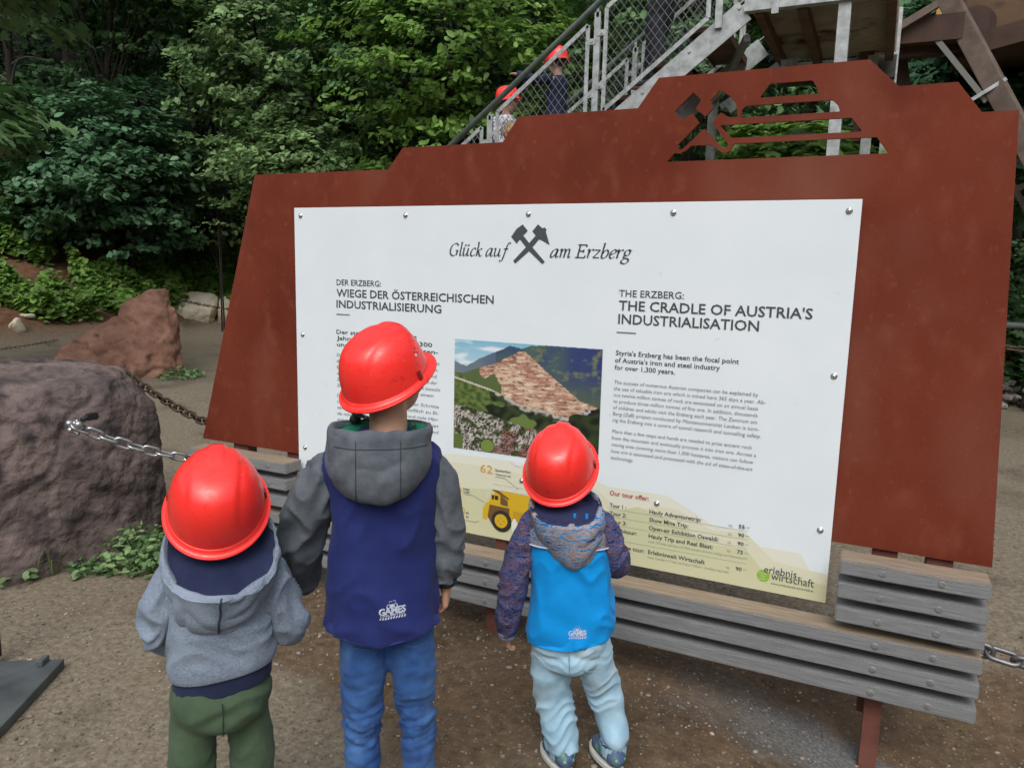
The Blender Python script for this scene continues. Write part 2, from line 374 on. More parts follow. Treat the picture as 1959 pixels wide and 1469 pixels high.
# loose pebbles: thousands of small stones, one object
def pebbles():
    bm = bmesh.new(); bmesh.ops.create_icosphere(bm, subdivisions=1, radius=1.0); bm.verts.index_update()
    bv = np.array([v.co for v in bm.verts]); bf = np.array([[v.index for v in f.verts] for f in bm.faces]); bm.free()
    n = 13000; V = []; F = []
    ang = RNG.uniform(R(75), R(172), n); d = np.sqrt(RNG.uniform(0.8 ** 2, 6.5 ** 2, n)); d[:9000] = np.sqrt(RNG.uniform(0.8 ** 2, 3.6 ** 2, 9000))
    x = CAM.x + d * np.cos(ang); y = CAM.y + d * np.sin(ang)
    s = RNG.lognormal(math.log(0.0030), 0.45, n); s = np.clip(s, .0015, .014)
    cv = []
    for i in range(n):
        k = s[i]; sc = np.array([k * RNG.uniform(.8, 1.6), k * RNG.uniform(.7, 1.2), k * RNG.uniform(.4, .75)])
        a = RNG.uniform(0, 6.28); ca, sa = math.cos(a), math.sin(a)
        p = bv * sc * (1 + RNG.uniform(-.18, .18, bv.shape)); q = np.stack([p[:, 0] * ca - p[:, 1] * sa + x[i], p[:, 0] * sa + p[:, 1] * ca + y[i], p[:, 2] + k * .25 + (height(x[i], y[i]) if x[i] > 1.2 else 0)], 1)
        V.append(q); F.append(bf + i * len(bv))
    V = np.concatenate(V); F = np.concatenate(F)
    pm = M('pebble_stone', (0.10, 0.082, 0.062), 0.85, 0, (0.29, 0.255, 0.21), 9, 0, island=0.55)
    o = mesh_np('pebbles', V, F, pm); tag(o, 'thousands of small pale pebbles scattered over the worn yard', 'gravel', kind='stuff')

def mesh_np(name, V, F, mat, parent=None, smooth=False):
    me = bpy.data.meshes.new(name); k = F.shape[1]
    me.vertices.add(len(V)); me.vertices.foreach_set('co', np.asarray(V, np.float32).ravel())
    me.loops.add(F.size); me.loops.foreach_set('vertex_index', F.astype(np.int32).ravel())
    me.polygons.add(len(F)); me.polygons.foreach_set('loop_start', np.arange(0, F.size, k, dtype=np.int32)); me.polygons.foreach_set('loop_total', np.full(len(F), k, np.int32))
    me.update(calc_edges=True); me.validate()
    return link(name, me, mat, parent, smooth)
pebbles()
# ------------------------------------------------------------------ the information board
G0 = 0.36536            # height of the white panel's lower edge
PW, PH = 2.2, 1.2856
YPL = 0.02              # front of the steel plate (the white panel's face is at y = 0)
KK = (YPL - CAM.y) / (0 - CAM.y)
def pp(x, z):           # a point measured on the white panel's plane, carried back to the steel plate's plane
    return (CAM.x + (x - CAM.x) * KK, CAM.z + (z + G0 - CAM.z) * KK)

def plate_mesh(outer, holes, y0, y1):
    loops = [[Vector((p[0], p[1], 0)) for p in outer]] + [[Vector((p[0], p[1], 0)) for p in h] for h in holes]
    tris = geometry.tessellate_polygon(loops); pts = [p for l in loops for p in l]; n = len(pts)
    V = [(p.x, y0, p.y) for p in pts] + [(p.x, y1, p.y) for p in pts]; F = []
    for t in tris:
        a, b, c = [pts[i] for i in t]
        s = (b - a).cross(c - a).z
        t = tuple(t) if s > 0 else tuple(reversed(t))
        F.append(t); F.append(tuple(i + n for i in reversed(t)))
    k = 0
    for l in loops:
        m = len(l)
        for i in range(m): F.append((k + i, k + (i + 1) % m, k + (i + 1) % m + n, k + i + n))
        k += m
    return V, F

sign = empty('information_board', (1.1, 0.03, 0), 0, 'rusted steel board cut like a stepped mountain, with white text panel above grey planks', 'sign')
SOFF = Vector((1.1, 0.03, 0))
def sgn(o): o.parent = sign; o.location = -SOFF; return o

outer = [pp(x * 2.2, z * 2.2) for x, z in [(-.2685, .097), (-.0985, .6492), (.219, .6492), (.2505, .6855), (.448, .6855), (.476, .7245), (.6765, .7245), (.707, .766), (.993, .766), (1.031, .729), (1.099, .729), (1.129, .690), (1.169, .690), (1.2015, .0955)]]
def rnd_corner(pts, r, k=3):
    out = []; n = len(pts)
    for i in range(n):
        p0, p, p1 = Vector(pts[i - 1]), Vector(pts[i]), Vector(pts[(i + 1) % n])
        a = (p0 - p); b = (p1 - p); q = min(r, a.length * .45, b.length * .45); A = p + a.normalized() * q; B = p + b.normalized() * q
        for j in range(k + 1):
            t = j / k; out.append(tuple((1 - t) ** 2 * A + 2 * t * (1 - t) * p + t * t * B))
    return out
cut1 = [(1.88, 1.599), (1.909, 1.639), (2.032, 1.639), (2.055, 1.599)]
cut2 = [(1.826, 1.543), (1.829, 1.567), (1.841, 1.578), (2.093, 1.578), (2.109, 1.562), (2.116, 1.543)]
cut3 = [(1.763, 1.523), (2.15, 1.523), (2.182, 1.482), (1.803, 1.482)]
cut4 = [(1.597, 1.416), (1.621, 1.443), (1.638, 1.440), (1.654, 1.447), (1.676, 1.464), (1.742, 1.464), (1.771, 1.440), (1.787, 1.436), (1.800, 1.442), (1.810, 1.464), (2.223, 1.464), (2.257, 1.416)]
ham = [(1.672, 1.631), (1.699, 1.605), (1.682, 1.579), (1.715, 1.552), (1.738, 1.577), (1.727, 1.6), (1.757, 1.631), (1.783, 1.615), (1.794, 1.606), (1.81, 1.583), (1.816, 1.544), (1.787, 1.548), (1.763, 1.563), (1.737, 1.535), (1.794, 1.461), (1.785, 1.450), (1.776, 1.452), (1.714, 1.516), (1.644, 1.453), (1.632, 1.458), (1.629, 1.467), (1.697, 1.535), (1.671, 1.566), (1.640, 1.546), (1.614, 1.575)]
holes = [[pp(*p) for p in (rnd_corner(h, .004, 2))] for h in (cut1, cut2, cut3, cut4, ham)]
V, F = plate_mesh(outer, holes, YPL, YPL + 0.010)
sgn(mk('steel_plate', V, F, corten))

# posts behind the plate
for x0, x1 in ((-.43, -.34), (-.10, -.03), (.975, 1.045), (2.322, 2.395), (2.474, 2.548)):
    xc = (x0 + x1) / 2; long_ = x0 in (-.43, .975, 2.322)
    zt = 1.02 if x0 < -.2 else 1.5
    b = MB().box((xc, 0.065, zt / 2 if long_ else .50), (x1 - x0, .06, zt if long_ else .70), bevel=.004)
    sgn(b.build('post', rustpost))
# foot of the planks
for x in (-.40, 1.01, 2.366):
    b = MB().box((x, -.012 + .03, .22), (.05, .012, .62), bevel=.002); b.box((x, -.03, -.06), (.052, .05, .46), bevel=.003)
    sgn(b.build('bracket', rustpost))

# planks: six levels; the three upper ones only at the two ends
boltm = M('dull_bolt', (.17, .175, .175), .6, .3, (.25, .255, .25), 60)
def plank(x0, x1, zt, bolts, top=False):
    L = x1 - x0; h, d = .0455, .102; yc = -.12 + d / 2
    bm = bmesh.new(); bmesh.ops.create_cube(bm, size=1)
    for v in bm.verts: v.co = Vector((v.co.x * L, v.co.y * d, v.co.z * h))
    bmesh.ops.bevel(bm, geom=list(bm.edges), offset=.0035, segments=2, affect='EDGES')
    bmesh.ops.subdivide_edges(bm, edges=[e for e in bm.edges if abs((e.verts[0].co - e.verts[1].co).x) > L * .5], cuts=max(2, int(L * 8)))
    o_ = random.random() * 50
    for v in bm.verts:
        v.co.z += .0016 * N((v.co.x, 0, o_), (2.5, 1, 1)); v.co.y += .0018 * N((v.co.x, 7, o_), (2.2, 1, 1))
    bm.normal_update(); me = bpy.data.meshes.new('plank')
    idx = [1 if f.normal.z > .6 else 0 for f in bm.faces]; bm.to_mesh(me); bm.free()
    o = link('plank', me, mats=[wood, woodtop if top else wood], midx=idx); sgn(o)
    o.location += Vector(((x0 + x1) / 2, yc, zt - h / 2))
    for bx in bolts:
        m = MB().tube([(0, 0, 0), (0, -.0015, 0), (0, -.003, 0)], [.0105, .0105, .008], 14).tube([(0, -.001, 0), (0, -.0042, 0)], [.0045, .004], 8)
        m.v = [v + Vector((bx - (x0 + x1) / 2, -d / 2 + .0002, 0)) for v in m.v]
        m.build('bolt', boltm, o)
for k in range(6):
    zt = .562 - k * .0768
    if k < 3: plank(-.552, .031, zt, (-.40, -.07), k == 0); plank(2.233, 2.632, zt, (2.352, 2.508), k == 0)
    else: plank(-.552, 2.632, zt, (-.40, -.07, 1.01, 2.352, 2.508), k == 3)

# white panel
panel = sgn(MB().box((PW / 2, .003, G0 + PH / 2), (PW, .006, PH), bevel=.0008).build('white_panel', white))
POFF = Vector((0, 0, G0))
def onp(o, layer=1):       # print lies on the panel in panel coordinates (x, z)
    o.parent = panel; o.location = Vector((0, -.0005 * layer, G0)); return o
for k, (x, z) in enumerate([(.034, 1.252), (.564, 1.25), (1.096, 1.25), (1.628, 1.25), (2.166, 1.251), (.034, .748), (2.165, .745), (.036, .246), (.564, .246), (1.098, .25), (1.626, .244), (2.165, .241)]):
    m = MB().tube([(x, 0, z), (x, -.0015, z)], [.0105, .010], 20)
    P = []; r_ = []
    for q in (0, 25, 50, 70, 88): P.append((x, -.0015 - .0060 * math.sin(R(q)), z)); r_.append(.0080 * math.cos(R(q)))
    m.tube(P, r_, 20); m.tube([(x, -.0073, z), (x, -.0078, z)], [.0034, .0028], 6)
    onp(m.build('screw', chrome, smooth=True), 0)

def flat(name, pts, mat, layer=1, parent=None):
    t = geometry.tessellate_polygon([[Vector((p[0], p[1], 0)) for p in pts]])
    F = []
    for q in t:
        a, b, c = [Vector((*pts[i], 0)) for i in q]; F.append(tuple(q) if (b - a).cross(c - a).z > 0 else tuple(reversed(q)))
    return onp(mk(name, [(p[0], 0, p[1]) for p in pts], F, mat), layer)
def quad(x0, z0, x1, z1): return [(x0, z0), (x1, z0), (x1, z1), (x0, z1)]

def text_mesh(s, bold=0.0, shear=0.0, spacing=1.0):
    c = bpy.data.curves.new('t', 'FONT'); c.body = s; c.size = 1; c.offset = bold; c.shear = shear; c.resolution_u = 2; c.fill_mode = 'FRONT'; c.space_character = spacing
    o = bpy.data.objects.new('t', c); COL.objects.link(o)
    dg = bpy.context.evaluated_depsgraph_get(); dg.update()
    me = bpy.data.meshes.new_from_object(o.evaluated_get(dg)); bpy.data.objects.remove(o); bpy.data.curves.remove(c)
    n = len(me.vertices); co = np.empty(n * 3); me.vertices.foreach_get('co', co); co = co.reshape(-1, 3)
    F = [tuple(p.vertices) for p in me.polygons]; bpy.data.meshes.remove(me)
    return co, F
CAPH = None
def text_block(name, lines, mat, layer=3, label=None):
    """lines: (string, x0, z baseline, x1 or None, cap height, bold, shear)"""
    global CAPH
    if CAPH is None:
        c, _ = text_mesh('H'); CAPH = c[:, 1].max()
    for s, x0, z, x1, cap, bold, shear in lines:
        co, f = text_mesh(s, bold, shear)
        if not len(co): continue
        k = cap / CAPH; w = co[:, 0].max() - co[:, 0].min()
        kx = (x1 - x0) / w if x1 else k * .95
        onp(mk(name, [(x0 + (p[0] - co[:, 0].min()) * kx, 0, z + p[1] * k) for p in co], f, mat), layer)

# khaki mountain along the lower edge of the panel
k1 = M('pale_khaki_print', (0.66, 0.66, 0.50), .35); k2 = M('khaki_print', (0.58, 0.585, 0.375), .35); k3 = M('light_khaki_print', (0.70, 0.71, 0.60), .35)
flat('printed_mountain', [(.0005, .0008), (.0005, .145), (.25, .19), (.6, .285), (.796, .318), (.99, .322), (1.396, .297), (1.443, .28), (1.666, .279), (1.827, .199), (1.927, .196), (1.984, .153), (2.113, .152), (2.144, .1), (2.1995, .1), (2.1995, .0008)], k3, 1)
flat('printed_mountain', [(.0005, .0008), (.0005, .135), (.3, .16), (.62, .25), (.80, .284), (1.0, .285), (1.25, .262), (1.40, .262), (1.47, .215), (1.52, .20), (1.63, .235), (1.70, .235), (1.827, .180), (1.93, .194), (1.984, .150), (2.03, .11), (2.1995, .095), (2.1995, .0008)], k1, 2)
flat('printed_mountain', [(.0005, .0008), (.0005, .10), (.35, .10), (.7, .17), (1.0, .20), (1.2, .17), (1.47, .19), (1.56, .222), (1.68, .190), (1.82, .13), (1.94, .135), (2.0, .07), (2.1995, .06), (2.1995, .0008)], k2, 3)

text_block('heading_text', [('DER ERZBERG:', .222, .968, .447, .023, .008, 0), ('WIEGE DER ÖSTERREICHISCHEN', .221, .920, .962, .031, .014, 0), ('INDUSTRIALISIERUNG', .220, .874, .733, .031, .014, 0)], ink, 3)
text_block('heading_text', [('THE ERZBERG:', 1.453, .966, 1.680, .023, .008, 0), ("THE CRADLE OF AUSTRIA'S", 1.454, .919, 2.088, .033, .014, 0), ('INDUSTRIALISATION', 1.454, .872, 1.929, .033, .014, 0)], ink, 3)
flat('rule_line', quad(.220, .8435, .288, .848), inkg, 3); flat('rule_line', quad(1.450, .839, 1.520, .8435), inkg, 3)
text_block('intro_text', [("Styria's Erzberg has been the focal point", 1.451, .761, 1.874, .0165, .012, 0), ("of Austria's iron and steel industry", 1.449, .735, 1.814, .0165, .012, 0), ('for over 1,300 years.', 1.449, .709, 1.664, .0165, .012, 0)], ink, 3)
text_block('intro_text', [('Der steirische Erzberg ist', .218, .764, .62, .0165, .012, 0), ('Jahre lang, ja mehr als 1.300', .220, .738, .692, .0165, .012, 0), ('und bis heute Ort von Eisen-', .220, .711, .720, .0165, .012, 0)], ink, 3)
B = ['The success of numerous Austrian companies can be explained by', 'the use of valuable iron ore which is mined here 365 days a year. Ab-', 'out twelve million tonnes of rock are excavated on an annual basis', 'to produce three million tonnes of fine ore. In addition, thousands', 'of children and adults visit the Erzberg each year. The Zentrum am', 'Berg (ZaB) project conducted by Montanuniversität Leoben is turn-', 'ing the Erzberg into a centre of tunnel research and tunnelling safety.']
BX = [1.943, 1.967, 1.945, 1.945, 1.945, 1.953, 1.960]
B2 = ['More than a few steps and hands are needed to prise ancient rock', 'from the mountain and eventually process it into iron ore. Across a', 'mining area covering more than 1,000 hectares, visitors can follow', 'how ore is excavated and processed with the aid of state-of-the-art', 'technology.']
BX2 = [1.935, 1.950, 1.943, 1.942, 1.534]
text_block('body_text', [(s, 1.450, .658 - i * .0228, BX[i], .0128, 0, 0.12) for i, s in enumerate(B)] + [(s, 1.450, .480 - i * .0243, BX2[i], .0128, 0, 0.12) for i, s in enumerate(B2)], inkg, 3)
D = ['Das Erz, das hier 365 Tage im Jahr abgebaut wird, ist', 'dafür seit sehr langer Zeit mitverantwortlich.', 'Etwa 12 Mio. Tonnen Gestein werden heraus und', 'und daraus 3 Mio. Tonnen Feinerz. Jährlich wird der', 'Zentrum am Berg wird von tausenden Personen besucht', 'Zentrum der Forschung und wächst zu einem']
DX = [.727, .722, .715, .718, .732, .70]
D2 = ['Der Abbau braucht mehr als ein paar Schritte', 'um Gestein zu lösen und es schließlich zu Ei-', 'senerz machen zu können, Geräte und viele Hän-', 'de nötig. Heute kann das große Tagbaugebiet', 'erlebt werden, mit Fahrten, Führungen und']
text_block('body_text', [(s, .218, .668 - i * .0262, DX[i], .0128, 0, .12) for i, s in enumerate(D)] + [(s, .218, .494 - i * .0262, .725, .0128, 0, .12) for i, s in enumerate(D2)], inkg, 3)
redink = M('red_ink', (.42, .035, .03), .5); yel = M('amber_ink', (.62, .33, .05), .5); lineink = M('line_ink', (.30, .30, .22), .5)
text_block('tour_heading', [('Our tour offer:', 1.452, .250, 1.597, .0165, .012, 0)], redink, 5)
tl = [('Tour 1 :', 1.454, .205, 1.516), ('Tour 2:', 1.455, .175, 1.518), ('Tour 3:', 1.457, .145, 1.520), ('Kombitour:', 1.457, .115, 1.560), ('Adventure tour:', 1.447, .055, 1.591)]
tr_ = [('Hauly Adventuretrip:', 1.602, .205, 1.785), ('Show Mine Trip:', 1.603, .175, 1.742), ('Open-air Exhibition Oswaldi:', 1.603, .145, 1.848), ('Hauly Trip and Real Blast:', 1.604, .115, 1.830), ('Erlebniswelt Wirtschaft', 1.605, .055, 1.806)]
mn = [('55', .205), ('90', .175), ('90', .145), ('75', .115), ('90', .055)]
text_block('tour_text', [(s, a, z, b, .0145, .016, 0) for s, a, z, b in tl + tr_] + [(s, 1.911, z, 1.931, .0125, .02, 0) for s, z in mn], ink, 5)
text_block('tour_small_text', [('ca.', 1.878, z, 1.892, .010, 0, 0) for s, z in mn] + [('min', 1.935, z + .004, 1.947, .006, 0, 0) for s, z in mn] + [('(only Thursday starting at 8.30am except national holidays and showdown!)', 1.604, .098, 1.945, .0085, 0, .2), ('(only Tuesday or Friday starting at 9.00am – booking required!)', 1.605, .039, 1.89, .0085, 0, .2)], lineink, 5)
for z in (.199, .169, .139, .084): flat('rule_line', quad(1.452, z - .0005, 1.942, z + .0005), lineink, 5)
text_block('logo_text', [('erlebnis', 2.003, .0655, 2.106, .026, .0, 0), ('wirtschaft', 2.027, .046, 2.161, .026, .0, 0)], ink, 6)
text_block('logo_small_text', [('www.erlebniswelt-wirtschaft.at', 2.028, .030, 2.161, .007, 0, 0), ('WELT', 2.108, .068, 2.124, .005, 0, 0)], ink, 6)
disc = [(2.002 + .0205 * math.cos(R(a)), .054 + .0205 * math.sin(R(a))) for a in range(0, 360, 12)]
flat('logo_disc', disc, M('green_ink', (.25, .45, .05), .5), 5)
text_block('logo_small_text', [('WELT DER', 1.987, .059, 2.014, .006, .01, 0), ('WIRT', 1.993, .049, 2.008, .006, .01, 0), ('SCHAFT', 1.990, .040, 2.012, .005, .01, 0)], M('pale_ink', (.6, .7, .4), .5), 7)

# crossed hammer and pick
emb = [(1.075, 1.214), (1.096, 1.191), (1.078, 1.174), (1.103, 1.147), (1.128, 1.174), (1.114, 1.189), (1.136, 1.214), (1.154, 1.2), (1.163, 1.203), (1.170, 1.196), (1.168, 1.187), (1.184, 1.141), (1.149, 1.159), (1.141, 1.160), (1.116, 1.132), (1.167, 1.081), (1.158, 1.072), (1.103, 1.118), (1.048, 1.072), (1.040, 1.082), (1.090, 1.132), (1.065, 1.160), (1.052, 1.145), (1.029, 1.169), (1.051, 1.198)]
flat('hammer_emblem', emb, ink, 3)

# italic title drawn with a broad nib
GL = dict(
 G=(.66, [[(.53, .55), (.44, .65), (.29, .66), (.13, .55), (.06, .33), (.11, .11), (.27, .0), (.43, .03), (.52, .1)], [(.52, .05), (.52, .27)], [(.42, .28), (.6, .28)]]),
 l=(.22, [[(.02, .69), (.08, .72), (.08, .4), (.08, .1), (.12, .01), (.2, .06)]]),
 u=(.50, [[(.0, .38), (.07, .42), (.07, .12), (.12, .01), (.22, .04), (.33, .22)], [(.34, .42), (.33, .1), (.38, .01), (.46, .07)]]),
 U=(.50, [[(.0, .38), (.07, .42), (.07, .12), (.12, .01), (.22, .04), (.33, .22)], [(.34, .42), (.33, .1), (.38, .01), (.46, .07)], [(.085, .575), (.115, .60), (.145, .575), (.115, .55), (.085, .575)], [(.275, .575), (.305, .60), (.335, .575), (.305, .55), (.275, .575)]]),
 c=(.37, [[(.32, .35), (.26, .42), (.16, .4), (.06, .24), (.06, .1), (.14, .0), (.26, .03), (.34, .1)]]),
 k=(.42, [[(.02, .69), (.08, .72), (.08, .36), (.08, .0)], [(.08, .2), (.2, .33), (.3, .4), (.33, .35)], [(.15, .25), (.26, .04), (.34, .0), (.4, .06)]]),
 a=(.50, [[(.34, .4), (.22, .42), (.1, .32), (.04, .14), (.08, .01), (.18, .03), (.3, .2), (.35, .38)], [(.37, .42), (.33, .1), (.38, .0), (.47, .07)]]),
 f=(.30, [[(.42, .66), (.36, .73), (.28, .66), (.22, .4), (.16, .0), (.1, -.2), (.02, -.25), (-.04, -.2)], [(.08, .4), (.36, .4)]]),
 m=(.66, [[(.0, .36), (.07, .42), (.07, 0)], [(.07, .25), (.15, .39), (.24, .42), (.28, .34), (.27, 0)], [(.28, .25), (.36, .39), (.45, .42), (.5, .34), (.49, .08), (.54, .0), (.61, .06)]]),
 E=(.58, [[(.12, .66), (.12, .3), (.12, 0)], [(.0, .65), (.46, .65)], [(.46, .66), (.46, .55)], [(.12, .34), (.36, .34)], [(.36, .41), (.36, .27)], [(.0, .01), (.48, .01)], [(.48, 0), (.51, .12)]]),
 r=(.33, [[(.0, .36), (.07, .42), (.07, 0)], [(.07, .24), (.15, .38), (.26, .42), (.31, .37)]]),
 z=(.38, [[(.04, .40), (.32, .40)], [(.32, .4), (.02, .02)], [(.02, .02), (.34, .02)]]),
 b=(.43, [[(.02, .69), (.08, .72), (.07, .4), (.07, .08), (.16, .0), (.3, .06), (.37, .26), (.29, .4), (.17, .37), (.08, .22)]]),
 e=(.37, [[(.06, .19), (.2, .22), (.32, .32), (.27, .42), (.16, .4), (.06, .25), (.06, .08), (.16, 0), (.32, .09)]]),
 g=(.43, [[(.32, .4), (.2, .42), (.08, .34), (.08, .2), (.2, .14), (.3, .22), (.32, .36), (.26, .41)], [(.12, .15), (.06, .08), (.12, .02), (.3, -.02), (.34, -.13), (.22, -.25), (.04, -.22), (.0, -.12), (.1, -.02)], [(.31, .38), (.4, .42)]]))
def title(s, x0, x1, z, cap):
    nib = Vector((math.cos(R(28)), math.sin(R(28)))) * .036; V = []; F = []; pen = 0
    for ch in s:
        if ch == ' ': pen += .22; continue
        adv, strokes = GL[ch]
        for st in strokes:
            P = [Vector((p[0], p[1], 0)) for p in st]; Q, _ = catmull(P, [0] * len(P), 6) if len(P) > 2 else (P, None)
            n = len(V); prev = None
            for i, q in enumerate(Q):
                t = Q[min(i + 1, len(Q) - 1)] - Q[max(i - 1, 0)]; t = Vector((t.x, t.y)).normalized(); nn = Vector((-t.y, t.x))
                w = abs(nib.dot(nn)) + .011; c = Vector((q.x + pen, q.y))
                V += [c + nn * w, c - nn * w]
            for i in range(len(Q) - 1): F.append((n + 2 * i, n + 2 * i + 1, n + 2 * i + 3, n + 2 * i + 2))
        pen += adv
    k = cap / .66; V = [Vector((v.x + v.y * .24, v.y)) for v in V]; xs = [v.x for v in V]; kx = (x1 - x0) / (max(xs) - min(xs))
    return onp(mk('title_text', [(x0 + (v.x - min(xs)) * kx, 0, z + v.y * k) for v in V], F, ink), 3)
title('GlUck auf', .767, 1.030, 1.097, .046)
title('am Erzberg', 1.186, 1.493, 1.097, .046)

# printed dump truck
ty = M('truck_yellow_print', (.62, .40, .02), .4); tyd = M('truck_ochre_print', (.50, .30, .02), .4); tb = M('truck_brown_print', (.15, .085, .03), .4); tk = M('truck_black_print', (.03, .028, .022), .4); tw = M('white_print', (.72, .73, .70), .4)
def disk(cx, cz, r, n=28): return [(cx + r * math.cos(2 * math.pi * i / n), cz + r * math.sin(2 * math.pi * i / n)) for i in range(n)]
flat('printed_truck', [(.933, .073), (.933, .121), (.940, .121), (.942, .136), (.958, .146), (.966, .158), (.968, .178), (.988, .181), (.972, .197), (1.04, .197), (1.42, .185), (1.40, .12), (1.38, .10), (1.28, .075), (1.05, .072), (1.03, .085), (.955, .085), (.952, .070)], ty, 4)
flat('printed_truck', [(1.065, .085), (1.065, .125), (1.22, .12), (1.22, .08)], tyd, 5)
flat('printed_truck', [(.955, .085), (.963, .135), (1.050, .132), (1.050, .08), (1.03, .05), (.98, .05)], tb, 5)
flat('printed_truck', [(1.010, .142), (1.010, .180), (1.042, .160), (1.042, .138)], tb, 5)
flat('printed_truck', [(.972, .197), (.99, .189), (1.04, .166), (1.05, .170), (1.0, .197)], tb, 5)
for x0, x1 in ((.972, .982), (.985, 1.0)): flat('printed_window', quad(x0, .158, x1, .175), tk, 5)
flat('printed_wheel', disk(1.017, .075, .044), tk, 6); flat('printed_wheel', disk(1.015, .076, .028), ty, 7)
for a in (0, 90, 180, 270): flat('printed_wheel', disk(1.015 + .012 * math.cos(R(a)), .076 + .012 * math.sin(R(a)), .0022, 8), tb, 8)
flat('printed_wheel', disk(1.27, .075, .044), tk, 6); flat('printed_wheel', disk(1.268, .076, .028), ty, 7)
def frame2(x0, z0, x1, z1, w): 
    for q in (quad(x0, z0, x1, z0 + w), quad(x0, z1 - w, x1, z1), quad(x0, z0 + w, x0 + w, z1 - w), quad(x1 - w, z0 + w, x1, z1 - w)): flat('printed_railing', q, tw, 6)
for i in range(5): frame2(.970 + i * .052, .199, 1.018 + i * .052, .224, .0022)
frame2(.950, .162, .964, .180, .0018)
flat('printed_figure', [(1.062, .045), (1.060, .075), (1.066, .088), (1.070, .095), (1.076, .096), (1.080, .088), (1.088, .075), (1.082, .045), (1.076, .042), (1.074, .060), (1.070, .040)], tw, 7)
def pline(pts, w=.0011):
    for a, b in zip(pts, pts[1:]):
        a, b = Vector(a), Vector(b); d = (b - a).normalized(); n = Vector((-d.y, d.x)) * w; flat('callout_line', [tuple(a - n), tuple(b - n), tuple(b + n), tuple(a + n)], lineink, 5)
pline([(.985, .250), (1.025, .250), (1.085, .215)]); pline([(.844, .158), (.885, .160), (.940, .140)]); pline([(.845, .051), (.90, .051), (.918, .060)])
text_block('callout_number', [('62', .918, .260, .973, .032, .0, 0), ('290', .772, .071, .853, .033, 0, 0), ('10 m', .770, .164, .834, .030, 0, 0)], yel, 5)
text_block('callout_text', [('Besucher/Fahrt', .985, .273, 1.052, .0085, .01, 0), ('Visitors per trip', .985, .257, 1.052, .0085, .01, 0), ('Länge', .844, .177, .872, .009, .01, 0), ('Length', .844, .165, .874, .009, .01, 0), ('PS', .858, .078, .870, .009, .01, 0), ('hp', .858, .064, .870, .009, .01, 0)], ink, 5)
# peeled corner of the lower print
flat('peeled_film', [(1.04, .325), (1.14, .318), (1.17, .330), (1.12, .303), (1.07, .305)], tw, 4)

